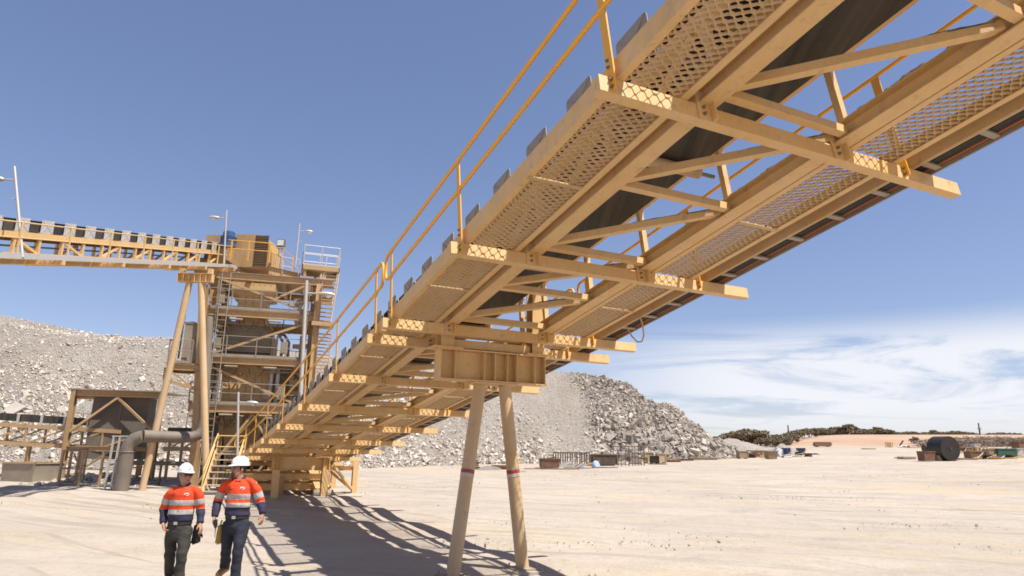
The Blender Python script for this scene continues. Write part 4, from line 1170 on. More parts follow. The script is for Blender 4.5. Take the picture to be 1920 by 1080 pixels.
a, b = V(-24.55,34.1,0), V(-22.9,33.9,0)
e = V(.45,1.5,0)
for p, q in ((a,b),(b,b+e),(b+e,a+e),(a+e,a)):
    mb = MB(); d = (q-p).normalized(); nn = V(d.y,-d.x,0)
    mb.prism([p+V(0,0,.04), q+V(0,0,.04), q+V(0,0,1.02)+nn*.05, p+V(0,0,1.02)+nn*.05], -nn*.02); mb.build('side_panel', M['skip'] if 'skip' in M else M['dusty_steel'], sk)
    mb = MB(); mb.bar(p+V(0,0,1.04)+nn*.06, q+V(0,0,1.04)+nn*.06, .07, .06); mb.build('rim', M['tower'], sk)
mb = MB(); mb.box((a+b+e)/2+V(0,0,.05), (b-a)/2, e/2*.97, (0,0,.02)); mb.build('floor_plate', M['dusty_steel'], sk)

# ------------------------------------------------------------------ yellow stair in front of the tower
ys = thing('stairway', 'steep stair with yellow tube handrails beside the right leg of the splayed trestle', 'stairway', (-12.1, 29, 0))
sa, sb_ = V(-12.55,29.0,0), V(-11.42,29.25,0)
up2 = V(-.25,1.5,1.75)
for q in (sa, sb_):
    mb = MB(); mb.bar(q+V(0,0,.03), q+up2, .05, .2, (0,-1,1)); mb.build('stringer', M['beige'], ys)
    mb = MB(); mb.tube([q+V(0,-.1,0), q+V(0,-.1,1.0), q+up2+V(0,0,.75), q+up2+V(0,.1,.66), q+up2], .03, 8); mb.build('handrail', M['stair_yellow'], ys, True)
    mb = MB(); mb.tube([q+V(0,-.1,.55), q+up2+V(0,-.2,.3)], .022, 8); mb.build('handrail', M['stair_yellow'], ys, True)
mb = MB()
for k in range(7):
    q = sa+up2*((k+.6)/7); mb.box(q+(sb_-sa)/2, (sb_-sa)/2*.97, (0,.12,0), (0,0,.02))
mb.each(8, 'tread', M['galv'], ys)
for z in (2.42, 1.95):
    mb = MB(); mb.tube([sa+up2+V(0,0,z-1.75), sb_+up2+V(0,0,z-1.75)], .025, 8); mb.build('cross_rail', M['stair_yellow'], ys, True)
mb = MB(); mb.box((sa+sb_)/2+up2+V(-.1,.7,0), (.7,0,0), (0,.6,0), (0,0,.03)); mb.build('landing', M['dusty_steel'], ys)
for q in (sa, sb_):
    mb = MB(); mb.bar(q+V(-.25,2.6,0), q+V(-.25,2.6,1.72), .1, .1); mb.build('prop', M['tower'], ys)

# tail end of the big conveyor: feed boot and its frame
fb = thing('feed_boot', 'low beige feed frame with a slanted chute under the bottom end of the big conveyor', 'feeder', tuple(P0+Dh*29))
def F(t, l, z): return P0+Dh*t+Lat*l+V(0,0,z)
for z in (.35, .75):
    for l in (-2.2, 1.5):
        mb = MB(); mb.ibeam(F(26.2,l,z), F(31.5,l,z), .2, .3, .016, .012); mb.build('frame_beam', M['tower'], fb)
    for t in (26.3, 29.0, 31.4):
        mb = MB(); mb.ibeam(F(t,-2.3,z+.02), F(t,1.6,z+.02), .2, .26, .016, .012); mb.build('frame_beam', M['beige'], fb)
for t in (26.3, 29, 31.4):
    for l in (-2.2, -.4, 1.5):
        mb = MB(); mb.ibeam(F(t,l,-.05), F(t,l,.8), .2, .2, .016, .012, Dh); mb.build('post', M['tower'], fb)
mb = MB(); mb.prism([F(25.6,.9,.12), F(25.6,1.5,.12), F(28.0,1.5,1.0), F(28.0,.9,1.0)], (0,0,.22)); mb.build('slanted_chute', M['beige'], fb)
mb = MB(); mb.tube([F(25.5,.8,.12), F(25.5,1.6,.12)], .16, 12); mb.build('roller_drum', M['dusty_steel'], fb, True)
mb = MB()
for dl in (.9, 1.25): mb.bar(F(25.9,dl,.2), F(28.2,dl,1.1), .05, .05)
mb.each(8, 'guide_rail', M['yellow'], fb)
of = thing('outrigger_frame', 'braced steel post frame standing right of the low square-column trestle', 'frame', tuple(F(27.5, 3.0, 0)))
for t, l in ((26.6,2.75),(29.2,2.4)):
    g0 = ghs(F(t,l,0).x, F(t,l,0).y)
    mb = MB(); mb.ibeam(F(t,l,g0-.05), F(t,l,1.45), .22, .22, .016, .012, Dh); mb.build('post', M['beige'], of)
    for s in (-1, 1):
        mb = MB(); mb.bar(F(t+s*.05,l-.1,g0+.15), F(t+s*1.1-.4,l-1.3,1.25), .10, .10); mb.build('brace', M['beige'], of)
mb = MB(); mb.ibeam(F(26.5,1.0,1.12), F(26.6,2.9,1.12), .18, .2, .016, .012); mb.build('cross_beam', M['beige'], of)

# ------------------------------------------------------------------ yard: helpers
def hit(px, py):
    Y = 20.0
    for _ in range(6000):
        q = at(px, py, Y)
        if q.z < ghs(q.x, q.y): break
        Y *= 1.0015
    q.z = ghs(q.x, q.y); return q
def px2m(q): return q.y/FOCAL
M['rust'] = plain('rusty_steel', (.16,.085,.05), (.25,.13,.075), 3, .85, bmp=.3)
M['rust_dark'] = plain('dark_rusty_steel', (.085,.055,.04), (.13,.08,.055), 3, .85)
M['timber'] = plain('weathered_timber', (.36,.25,.145), (.27,.19,.12), 3, .85)
M['timber_pale'] = plain('pale_timber', (.50,.38,.24), (.42,.31,.19), 3, .85)
M['black_steel'] = plain('black_steel', (.028,.022,.019), (.045,.033,.027), 1.2, .5, .3, bmp=.1, bsc=6)
M['drum_side'] = plain('blue_black_steel', (.035,.032,.030), (.05,.043,.04), 1.5, .5, .3, bmp=0)
M['green'] = plain('green_paint', (.035,.10,.055), (.05,.11,.07), 2, .6)
M['tarp_white'] = plain('white_tarp', (.72,.72,.72), (.6,.6,.62), 2, .7)
M['tarp_blue'] = plain('pale_blue_tarp', (.30,.42,.58), (.42,.52,.64), 4, .7)
M['blue_drum'] = plain('blue_drum_paint', (.018,.032,.10), (.03,.045,.11), 3, .45)
M['yel_scrap'] = plain('yellow_scrap_steel', (.52,.32,.09), (.45,.28,.12), 4, .6)
M['pole_wood'] = plain('pole_wood', (.07,.06,.055), (.1,.085,.07), 4, .9)
M['branch'] = plain('dead_branches', (.17,.125,.095), (.27,.21,.165), 2, .95, bmp=0)
def crate(px, py, w, d, h, m, label, cat='crate', yaw=0.15, name='crate'):
    q = hit(px, py); o = thing(name, label, cat, tuple(q))
    X = V(math.cos(yaw), math.sin(yaw), 0); Y = V(-X.y, X.x, 0); Z = V(0,0,1)
    mb = MB(); mb.box(q+Z*(.08+h/2-.04), X*(w/2-.02), Y*(d/2-.02), Z*(h/2-.05)); mb.build('body', M[m], o)
    for s in (-1, 1):
        mb = MB(); mb.box(q+X*(s*w*.36)+Z*.04, X*.05, Y*(d/2), Z*.04); mb.build('skid', M['rust_dark'], o)
        mb = MB(); mb.box(q+X*(s*(w/2-.04))-Y*(d/2)+Z*(h/2+.03), X*.04, Y*.03, Z*(h/2-.03)); mb.build('batten', M[m], o)
    mb = MB(); mb.box(q-Y*(d/2)+Z*(h-.04), X*(w/2), Y*.035, Z*.04); mb.build('batten', M[m], o)
    return o
def open_bin(px, py, w, d, h, m, label, yaw=0.15, flare=.12, name='bin', cat='bin'):
    q = hit(px, py); o = thing(name, label, cat, tuple(q))
    X = V(math.cos(yaw), math.sin(yaw), 0); Y = V(-X.y, X.x, 0); Z = V(0,0,1)
    for a, b, n in ((-X*w/2-Y*d/2, X*w/2-Y*d/2, -Y), (X*w/2-Y*d/2, X*w/2+Y*d/2, X), (X*w/2+Y*d/2, -X*w/2+Y*d/2, Y), (-X*w/2+Y*d/2, -X*w/2-Y*d/2, -X)):
        t = (b-a).normalized()
        mb = MB(); mb.prism([q+a+Z*.04, q+b+Z*.04, q+b+n*flare+t*flare+Z*h, q+a+n*flare-t*flare+Z*h], -n*.03); mb.build('side_panel', M[m], o)
        mb = MB(); mb.bar(q+a+n*(flare+.02)-t*flare+Z*(h+.02), q+b+n*(flare+.02)+t*flare+Z*(h+.02), .06, .06); mb.build('rim', M[m], o)
    mb = MB(); mb.box(q+Z*.05, X*w*.49, Y*d*.49, Z*.015); mb.build('floor_plate', M['rust_dark'], o)
    return o, q
def planks(px, py, L, n, m, label, yaw=.1, seed=0, name='plank_stack', cat='planks', layers=2):
    q = hit(px, py); o = thing(name, label, cat, tuple(q)); rg = random.Random(seed)
    for l in range(layers):
        for k in range(n):
            a = yaw+rg.uniform(-.05, .05); X = V(math.cos(a), math.sin(a), 0); Y = V(-X.y, X.x, 0)
            mb = MB(); c = q+Y*(k*.26+rg.uniform(-.04,.04))+X*rg.uniform(-.2,.2)+V(0,0,.05+l*.09)
            mb.box(c, X*(L/2*rg.uniform(.8,1)), Y*.11, (0,0,.04)); mb.build('plank', M[m if rg.random() < .7 else 'rust'], o)
    return o
def lattice(px, py, W_, H_, D_, nx, m, label, yaw=.12, th=.06, name='frame', cat='frame', rails=(1.0,)):
    q = hit(px, py); o = thing(name, label, cat, tuple(q))
    X = V(math.cos(yaw), math.sin(yaw), 0); Y = V(-X.y, X.x, 0)
    for v in ((0, D_) if D_ else (0,)):
        for k in range(nx+1):
            b = q+X*(W_*k/nx)+Y*v; b.z = ghs(b.x, b.y)
            mb = MB(); mb.bar(b-V(0,0,.03), b+V(0,0,H_), th, th); mb.build('post', M[m], o)
        for f in rails:
            mb = MB(); mb.bar(q+Y*v+V(0,0,H_*f), q+X*W_+Y*v+V(0,0,H_*f), th, th); mb.build('rail', M[m], o)
    if D_:
        for k in (0, nx):
            mb = MB(); b = q+X*(W_*k/nx); mb.bar(b+V(0,0,H_), b+Y*D_+V(0,0,H_), th, th); mb.build('rail', M[m], o)
    return o
def heap(px, py, w, d, h, m, name, label=None, cat=None, kind=None, seed=0):
    q = hit(px, py); rg = np.random.default_rng(seed); n = 26
    u = np.linspace(-1.3, 1.3, n); A, B = np.meshgrid(u, u)
    r = np.hypot(A, B); Z = h*np.clip(1-r, -.2, 1)**1.0*np.where(r < 1, 1, 1)+.06*fbm(A*w, B*d, 2.2, 3, seed)*np.clip(1.2-r, 0, 1)
    Z = np.where(r >= 1, -.15, Z)
    X_ = q.x+A*w/2; Y_ = q.y+B*d/2+d/2
    Zg = gh(X_, Y_)+Z
    i = np.arange(n*n).reshape(n, n); F = np.stack([i[:-1,:-1], i[:-1,1:], i[1:,1:], i[1:,:-1]], -1).reshape(-1, 4)
    o = np_mesh(name, np.stack([X_, Y_, Zg], -1).reshape(-1, 3), F, M[m], smooth=True)
    return tag(o, label, cat, kind=kind)
# ---- along the foot of the dump
q = hit(885, 880); o = thing('block_stack', 'dark stack of rusty slabs topped by a block, left of the right trestle leg', 'steel stack', tuple(q))
for k in range(4):
    mb = MB(); mb.box(q+V(.05*(-1)**k, .3, .12+k*.19), (.60-.04*k, .05, 0), (-.03,.4,0), (0,0,.075)); mb.build('slab', M['rust' if k % 2 else 'rust_dark'], o)
mb = MB(); mb.box(q+V(.05,.3,1.0), (.33,0,0), (0,.3,0), (0,0,.17)); mb.build('block', M['timber'], o)
heap(918, 882, 2.2, 1.6, .45, 'fines', 'rock_heap', kind='structure', seed=3)
planks(938, 881, 1.2, 3, 'rust', 'low brown pallet of slabs behind the right trestle leg', .1, 4, layers=4)
ob, q = open_bin(1030, 877, 1.55, 1.0, .72, 'rust', 'brown rusty open bin with scrap showing at the left end of the post frame', .1, .06)
mb = MB()
mb.box(q+V(.1,.1,.80), (.5,.1,.1), (0,.3,0), (0,0,.05)); mb.build('scrap', M['rust_dark'], ob)
heap(1068, 876, 3.0, 1.6, .42, 'fines', 'soil_heap', kind='structure', seed=5)
lattice(1042, 871, 3.3, 1.12, 1.4, 7, 'rust_dark', 'low brown frame of upright posts under one rail, at the foot of the rock dump', .1, .10)
crate(1132, 873, 2.25, 1.2, 1.0, 'rust_dark', 'large dark brown steel box beside the pale blue bundle')
q = hit(1117, 875.5); 
vs, fs = [], []; nn = 14
for i in range(7):
    t = i/6*math.pi/2
    for j in range(nn):
        a = 2*math.pi*j/nn; k = 1+.12*math.sin(3*a+i)+.06*math.sin(7*a)
        vs.append(q+V(.36*math.cos(a)*math.cos(t)*k, .3*math.sin(a)*math.cos(t)*k, .55*math.sin(t)-.01))
for i in range(6):
    for j in range(nn): fs.append((i*nn+j, i*nn+(j+1) % nn, i*nn+nn+(j+1) % nn, i*nn+nn+j))
fs += [tuple(range(nn))[::-1], tuple(range(6*nn, 7*nn))]
tag(MB().add(vs, fs).build('tarp_bundle', M['tarp_blue'], None, True), 'pale blue rounded bundle on the ground before the dark brown box', 'bundle')
lattice(1151, 875, 1.35, 1.75, 1.2, 2, 'rust_dark', 'thin open scaffold of brown tubes just right of the dark brown box', .08, .05, 'scaffold', 'scaffold', (1.0,.12))
lattice(1186, 874, 1.1, 1.7, 1.1, 2, 'rust_dark', 'thin open scaffold of brown tubes left of the wooden crates', .08, .05, 'scaffold', 'scaffold', (1.0,.1))
crate(1206, 869, .75, .7, .62, 'timber', 'small brown crate between the thin scaffold and the tall wooden crate')
crate(1215, 868, .95, .9, 1.05, 'timber_pale', 'tall pale wooden crate behind the dark cabinet')
crate(1227, 869.5, .75, .7, .75, 'black_steel', 'small black cabinet in front of the tall pale crate', 'cabinet', .1, 'cabinet')
crate(1239, 868.5, .85, .8, .95, 'timber_pale', 'pale wooden crate right of the black cabinet')
planks(1233, 871, 2.0, 2, 'rust', 'brown planks on the ground before the wooden crates', .05, 7, layers=1)
planks(1263, 866, 1.9, 3, 'rust', 'reddish planks on the ground right of the wooden crates', .02, 8, layers=2)
planks(1320, 862.5, 3.6, 3, 'timber', 'long tan timber stack below the coarse rocks', .18, 9, layers=3)
planks(1286, 864, 1.6, 3, 'rust_dark', 'dark flat scrap left of the long tan timber stack', .05, 12, layers=2)
for k, (x, y, L) in enumerate(((1010,880,2.6),(1050,880.5,3.4),(1095,878.5,3.0),(1135,878,2.2))):
    planks(x, y, L, 2, 'rust' if k % 2 else 'timber', ['tan boards lying before the rusty open bin','long brown boards lying before the post frame','thin tan boards lying before the pale blue bundle','brown boards lying before the dark brown box'][k], .06, 20+k, layers=1)
q = hit(975, 885); mb = MB(); mb.box(q+V(0,.2,.03), (.42,.03,0), (-.05,.3,0), (0,0,.02)); tag(mb.build('sheet', M['timber_pale'], None), 'pale flat sheet on the ground right of the right trestle leg', 'sheet')
# ---- middle distance junk line
planks(1372, 857.5, 1.6, 3, 'rust_dark', 'dark scrap planks at the right foot of the rock dump', .1, 30, layers=3)
crate(1392, 860, 1.1, .9, .85, 'timber', 'brown box standing just past the right foot of the rock dump')
lattice(1408, 858, 1.9, .8, 1.0, 3, 'rust', 'low rusty frame between the brown box and the tan flared bin', .1, .1, rails=(1.0,.45))
open_bin(1446, 861, .95, .8, .85, 'timber', 'small tan flared bin standing forward on the pale yard', .1, .14)
crate(1424, 856, 1.4, .9, .7, 'timber_pale', 'low pale crate behind the tan flared bin')
q = hit(1461, 853.5); mb = MB(); mb.prism([q+V(-.55,0,0), q+V(.75,0,0), q+V(.55,.1,.75), q+V(-.1,.1,.95)], (0,.9,0)); tag(mb.build('tarp_cover', M['tarp_white'], None), 'white tarpaulin heap right of the tan flared bin', 'tarpaulin')
def drum(px, py, r, h, m, label, cat='drum', name='drum'):
    q = hit(px, py); o = thing(name, label, cat, tuple(q))
    mb = MB(); mb.tube([q, q+V(0,0,h)], r, 14); mb.build('shell', M[m], o, True)
    for f in (.02, .36, .68, .98):
        mb = MB(); mb.tube([q+V(0,0,h*f-.02), q+V(0,0,h*f+.02)], r+.015, 14); mb.build('hoop', M[m], o, True)
for k, (x, y) in enumerate(((1470,853),(1474,853.4),(1479,852.8))):
    drum(x, y, .30, .9, 'blue_drum' if k else 'rust_dark', ['dark drum at the left of the short drum row','blue drum in the middle of the short drum row','blue drum at the right end of the short drum row'][k])
open_bin(1502, 851, .8, .7, .75, 'blue_drum', 'dark blue open bin at the right end of the middle junk line', .1, .08)
planks(1486, 857, 2.6, 2, 'rust', 'flat rusty beams lying before the blue drums', .12, 33, layers=1)
planks(1519, 852.5, 2.4, 2, 'timber', 'tan boards right of the dark blue bin', .05, 34, layers=2)
heap(1480, 853, 5.5, 4.5, 1.5, 'fines', 'gravel_heap', kind='structure', seed=8)
heap(1395, 846, 15, 14, 2.2, 'fines', 'spoil_heap', kind='structure', seed=9)
# ---- far yard
q = hit(1545, 838); o = thing('steel_hopper', 'long rusty trough lying at the foot of the red rise', 'trough', tuple(q))
mb = MB(); mb.prism([q+V(-1.7,0,.15), q+V(1.5,0,.15), q+V(1.75,0,.6), q+V(1.5,0,1.0), q+V(-1.5,0,1.0), q+V(-1.8,0,.6)], (0,1.2,0)); mb.build('shell', M['rust'], o)
for s in (-1.2, 1.1):
    mb = MB(); mb.box(q+V(s,.6,.06), (.12,0,0), (0,.6,0), (0,0,.09)); mb.build('skid', M['rust_dark'], o)
planks(1631, 842.5, 2.6, 3, 'yel_scrap', 'low yellow steel stack far off left of the yellow rack', .05, 40, layers=2)
lattice(1665, 839, 1.0, .95, .8, 3, 'yel_scrap', 'small yellow rack far off before the red rise', .05, .09, 'rack', 'rack', (1.0,.5,.08))
q = hit(1693, 839); o = thing('pipe_scrap', 'black and white pipe scrap far off right of the yellow rack', 'pipes', tuple(q))
for k in range(6):
    mb = MB(); a = q+V(-1.0+.35*k, .1*k, .15+.05*(k % 2)); mb.tube([a, a+V(1.0,.2,.05 if k != 1 else 1.1)], .14, 8); mb.build('pipe', M['black_steel' if k % 3 else 'tarp_white'], o, True)
planks(1715, 840, 3.2, 2, 'timber_pale', 'pale long boards far off behind the big black drum', .02, 43, layers=2)
planks(1702, 861, 1.7, 4, 'timber', 'low stack of weathered timber left of the steel bucket', .05, 44, layers=3)
open_bin(1738, 865, 1.15, 1.0, .95, 'rust', 'rusty steel bucket standing left of the big black drum', .1, .05, 'bucket', 'bucket')
# big black drum lying on its side
q = hit(1783, 864.5); o = thing('steel_drum', 'big black steel cylinder lying on its side at the right of the yard', 'cylinder', tuple(q))
R_ = 1.25; ax = V(.26, -1, 0).normalized(); c = q+V(0, .8, R_)
e0, e1 = c+ax*.7, c-ax*1.0
mb = MB(); mb.tube([e1, e0], R_, 40); mb.build('shell', M['drum_side'], o, True)
mb = MB(); mb.tube([e0+ax*.002, e0+ax*.03], R_-.012, 40); ef = mb.build('end_plate', M['black_steel'], o, True)
mb = MB(); mb.tube([e0+ax*.03, e0+ax*.10], .09, 12); mb.build('hub', M['rust_dark'], ef, True)
mb = MB(); mb.tube([e1, e1-ax*.5], .35, 16); mb.build('shaft', M['rust_dark'], o, True)
mb = MB(); mb.tube([e1-ax*.5-V(.9,0,.0), e1-ax*.52-V(.7,0,0)], .42, 16); mb.build('flange', M['rust_dark'], o, True)
for s in (-1, 1):
    mb = MB(); w = V(ax.y, -ax.x, 0)*s; mb.prism([c+w*.75-V(0,0,R_+.04), c+w*1.25-V(0,0,R_+.04), c+w*1.12-V(0,0,R_*.55), ], ax*.35); mb.build('chock', M['timber'], o)
# right-hand junk yard
crate(1829, 860, 2.0, 1.0, .8, 'rust', 'long rusty box right of the big black drum')
lattice(1834, 858, 1.6, 1.15, 1.0, 3, 'yel_scrap', 'tangled yellow steel cage behind the long rusty box', .3, .10, 'cage', 'cage', (1.0,.6,.2))
crate(1856, 858.5, 1.0, 1.0, 1.0, 'timber', 'brown box at the left end of the green bin')
open_bin(1883, 858.5, 2.3, 1.2, 1.0, 'green', 'dark green skip bin among the scrap at the right edge', .05, .05, 'skip_bin')
planks(1882, 861, 3.6, 1, 'yel_scrap', 'yellow beams lying before the green skip bin', .1, 50, layers=2)
planks(1850, 861.5, 3.4, 2, 'rust', 'brown flat scrap lying before the tangled yellow cage', .03, 51, layers=1)
planks(1815, 862, 2.2, 3, 'timber', 'weathered boards lying right of the big black drum', .03, 52, layers=2)
crate(1831, 850, .9, .8, 1.3, 'galv', 'upright grey cabinet behind the long rusty box', 'cabinet', .1, 'cabinet')
crate(1815, 850, 1.6, .9, .8, 'rust', 'rusty box behind the upright grey cabinet')
for k, (x, y, m) in enumerate(((1845,848,'tarp_white'),(1858,847,'tarp_white'),(1872,847.5,'tarp_blue'),(1888,848,'tarp_white'),(1905,848,'timber_pale'))):
    planks(x, y, 2.4, 4, m, ['white sheets stacked left of the other sheet piles','white sheets second from left among the sheet piles','pale blue sheets in the middle of the sheet piles','white sheets above the green skip bin','pale timber sheets at the right end of the sheet piles'][k], .05, 60+k, 'sheet_pile', 'sheets', layers=3)
planks(1885, 844, 5.5, 2, 'yel_scrap', 'long yellow beams lying behind the sheet piles', .02, 66, layers=2)
crate(1908, 856, 1.2, 1.0, 1.0, 'galv', 'grey box right of the green skip bin')
crate(1916, 853, 1.6, 1.2, 1.7, 'rust', 'tall dark red box at the right edge of the photo')
# scattered short scrap among the junk
def scrap(px, py, seed, label, grp):
    rg = random.Random(seed); q = hit(px, py); o = thing('scrap_piece', label, 'scrap', tuple(q), grp)
    L = rg.uniform(.5, 1.5); a = rg.uniform(-.5, .6); h = rg.uniform(.1, .5); X = V(math.cos(a), math.sin(a), 0)
    mm = rg.choice(['rust','rust_dark','timber','timber_pale','yel_scrap','galv','tarp_white','black_steel'])
    mb = MB(); mb.prism([q-X*L/2, q+X*L/2, q+X*L*.4+V(0,0,h), q-X*L*.3+V(0,0,h*rg.uniform(.5,1.3))], V(-X.y,X.x,0)*rg.uniform(.1,.7)); mb.build('plate', M[mm], o)
    mb = MB(); mb.tube([q+X*rg.uniform(-.6,0)+V(0,-.1,.05), q+X*rg.uniform(.2,.9)+V(0,-.1,rg.uniform(.1,.9))], .05, 6); mb.build('tube', M[rg.choice(['rust','galv','yel_scrap'])], o, True)
rgk = random.Random(91)
for k in range(26): scrap(1808+k*4.4+rgk.uniform(-2,2), rgk.uniform(848, 861), k, 'short piece of mixed scrap among the junk at the far right', 'scrap at the far right')
for k in range(16): scrap(1385+k*8.6+rgk.uniform(-3,3), rgk.uniform(852, 859), 50+k, 'short piece of mixed scrap in the junk line past the rock dump', 'scrap past the rock dump')
for k in range(12): scrap(1070+k*20+rgk.uniform(-6,6), 876-k*1.15+rgk.uniform(-2,1), 80+k, 'short piece of mixed scrap along the foot of the coarse rocks', 'scrap along the foot of the rocks')
# dead brush heap behind the junk
q = hit(1868, 840); rg = random.Random(5); vs_all = MB()
for k in range(1500):
    f = rg.random(); x = q.x-9+26*f; y = q.y+6+rg.uniform(-3, 5); g = ghs(x, y)
    H_ = 1.9*math.sin(math.pi*min(1,.25+f*.6))*(1-.03*abs(y-q.y-7)**1.3)*rg.random()
    a = rg.uniform(0, 6.28); L = rg.uniform(.6, 2.4); d = V(math.cos(a), math.sin(a), rg.uniform(-.35, .6)).normalized()
    p = V(x, y, g+max(.05, H_)); vs_all.tube([p-d*L/2, p, p+d*L/2+V(0,0,rg.uniform(-.2,.2))], [.06,.05,.02], 4, False)
tag(vs_all.build('brush_heap', M['branch'], None), 'long heap of dead grey-brown branches behind the scrap at far right', 'brush heap')
# power poles
def power_pole(px, py0, py1, Y, label):
    b = at(px, py1, Y); b.z = ghs(b.x, b.y); h = at(px, py0, Y).z-b.z
    o = thing('power_pole', label, 'power pole', tuple(b))
    mb = MB(); mb.tube([b-V(0,0,.3), b+V(0,0,h)], [.22,.15], 8); mb.build('pole', M['pole_wood'], o, True)
    mb = MB(); mb.bar(b+V(-.15,-.5,h-1.5), b+V(.15,1.0,h-1.5), .12, .14); mb.build('crossarm', M['pole_wood'], o)
    mb = MB(); mb.tube([b+V(.2,-.3,h-2.0), b+V(.35,-.3,h-1.3)], .1, 6); mb.build('insulator', M['galv'], o, True)
power_pole(1480, 797, 832, 175, 'thin dark power pole rising behind the bushy trees')
power_pole(1838, 793, 818, 190, 'thin dark power pole above the brush heap at far right')

# ------------------------------------------------------------------ trees
def leaf_mat(name, a, b_):
    m, nt, b = newmat(name)
    at_ = node(nt, 'ShaderNodeAttribute', attribute_name='tone')
    nt.links.new(mixc(nt, at_.outputs['Fac'], a, b_), b.inputs['Base Color']); b.inputs['Roughness'].default_value = .7
    return m
M['leaf'] = leaf_mat('olive_leaves', (.155,.115,.065), (.26,.205,.12))
M['leaf2'] = leaf_mat('grey_olive_leaves', (.13,.11,.07), (.22,.185,.12))
M['bark'] = plain('grey_bark', (.13,.10,.08), (.22,.18,.15), 4, .9, bmp=0)
def make_tree(seed, w, h, nleaf, mat, flat=.55, lname='scrub_tree', label='', group=''):
    rg = np.random.default_rng(seed); rr = random.Random(seed)
    o = thing(lname, label, 'tree', (0,0,0), group)
    mb = MB(); tips = []
    ns = rr.randint(3, 5)
    for s in range(ns):
        a = 6.28*s/ns+rr.uniform(-.4,.4); p = V(.12*math.cos(a), .12*math.sin(a), -.15); pts = [p]; 
        d = V(math.cos(a)*.5, math.sin(a)*.5, 1)
        for k in range(4):
            p = p+d*(h*.19); d = (d+V(rr.uniform(-.35,.35), rr.uniform(-.35,.35), -.05)); pts.append(p)
        mb.tube(pts, [.09,.075,.06,.045,.02], 5, True); tips += pts[2:]
        for k in range(3):
            q0 = pts[2+(k % 2)]; q1 = q0+V(rr.uniform(-1,1)*w*.3, rr.uniform(-1,1)*w*.3, h*rr.uniform(.05,.28)); mb.tube([q0, q1], [.04,.012], 4, True); tips.append(q1)
    mb.build('trunk', M['bark'], o)
    nc = 26; cen = []
    for k in range(nc):
        a = rg.uniform(0, 6.28); r = w*.5*math.sqrt(rg.uniform(0,1)); zz_ = h*(flat+.36*(1-(r/(w*.5))**2))*rg.uniform(.78,1.0)
        if rg.random() < .45: zz_ = h*rg.uniform(.18,.75)
        cen.append((r*math.cos(a), r*math.sin(a), zz_, rg.uniform(.16,.30)*w*.62))
    cen = np.array(cen); ci = rg.integers(0, nc, nleaf); dirv = rg.normal(size=(nleaf,3)); dirv /= np.linalg.norm(dirv,axis=1)[:,None]
    P = cen[ci,:3]+dirv*(cen[ci,3]*rg.uniform(.3,1,nleaf)**.5)[:,None]*np.array([1,1,.62])
    P[:,2] = np.maximum(P[:,2], .12)
    s = rg.uniform(.10,.22,nleaf)*(w/4)**.5; u = rg.normal(size=(nleaf,3)); u /= np.linalg.norm(u,axis=1)[:,None]
    v = np.cross(u, rg.normal(size=(nleaf,3))); v /= np.linalg.norm(v,axis=1)[:,None]
    q = np.stack([P-u*s[:,None]-v*(.5*s)[:,None], P+u*s[:,None]-v*(.5*s)[:,None], P+u*s[:,None]*.8+v*(.5*s)[:,None], P-u*s[:,None]*.8+v*(.5*s)[:,None]],1).reshape(-1,3)
    F = np.arange(nleaf*4).reshape(-1,4)
    tone = np.repeat(np.clip(rg.normal(.45,.25,nleaf)+.25*(ci % 3-1)*.6,0,1),4)
    np_mesh('crown', q, F, M[mat], o, tone)
    return o
def copy_thing(o, loc, rz, sc):
    c = o.copy(); col.objects.link(c)
    for ch in o.children:
        d = ch.copy(); col.objects.link(d); d.parent = c
    c.location = loc; c.rotation_euler = (0,0,rz); c.scale = (sc,)*3 if not isinstance(sc, tuple) else sc
    return c
GA, GB = 'bushy trees right of the rock dump', 'low scrub trees along the red rise'
protoA = [make_tree(100+k, 5.5, 4.2, 2600, 'leaf', .5, 'bushy_tree', 'dark olive bushy tree in the clump right of the rock dump', GA) for k in range(3)]
protoB = [make_tree(200+k, 5.0, 3.0, 1500, 'leaf' if k else 'leaf2', .55, 'scrub_tree', 'low olive scrub tree on the skyline behind the red rise', GB) for k in range(3)]
rg = random.Random(77); cntA = cntB = 0
SPOT_A = [(1352,165,3.0),(1364,168,3.2),(1374,160,4.4),(1384,170,3.4),(1396,158,4.6),(1405,165,5.0),(1416,160,4.6),(1424,158,3.9),(1436,166,3.6),(1446,160,3.4),(1456,150,3.0),(1466,154,3.0),(1476,160,3.2),(1484,172,3.3),(1496,185,3.6),(1508,195,3.5),(1520,205,3.4),(1430,150,2.6),(1448,146,2.5),(1470,147,2.2)]
for px, Y, h in SPOT_A:
    p = at(px, 840, Y); p.z = ghs(p.x, p.y)-.05; k = cntA % 3
    o = protoA[k] if cntA < 3 else copy_thing(protoA[k], p, 0, 1)
    o.location = p; o.rotation_euler = (0,0,rg.uniform(0,6.28)); s = h*.9/4.2; o.scale = (s*rg.uniform(.95,1.25), s*rg.uniform(.95,1.25), s); cntA += 1
for px in list(range(1532, 1660, 9)) + list(range(1664, 1930, 13)):
    px2 = px+rg.uniform(-3,3); Y = rg.uniform(242, 262)
    p = at(px2, 830, Y); p.z = ghs(p.x, p.y)-.1; k = cntB % 3
    h = rg.uniform(2.2,3.6)*(1.15 if px < 1660 else .72)
    o = protoB[k] if cntB < 3 else copy_thing(protoB[k], p, 0, 1)
    o.location = p; o.rotation_euler = (0,0,rg.uniform(0,6.28)); s = h/3.0; o.scale = (s*rg.uniform(1.0,1.5), s*1.2, s); cntB += 1
p = hit(1715, 832); tr_ = make_tree(300, 1.9, 1.7, 500, 'leaf2', .5, 'bush', 'small lone bush on the red rise left of the big black drum', None); tr_.location = p; tr_['category'] = 'bush'
if 'group' in tr_: del tr_['group']
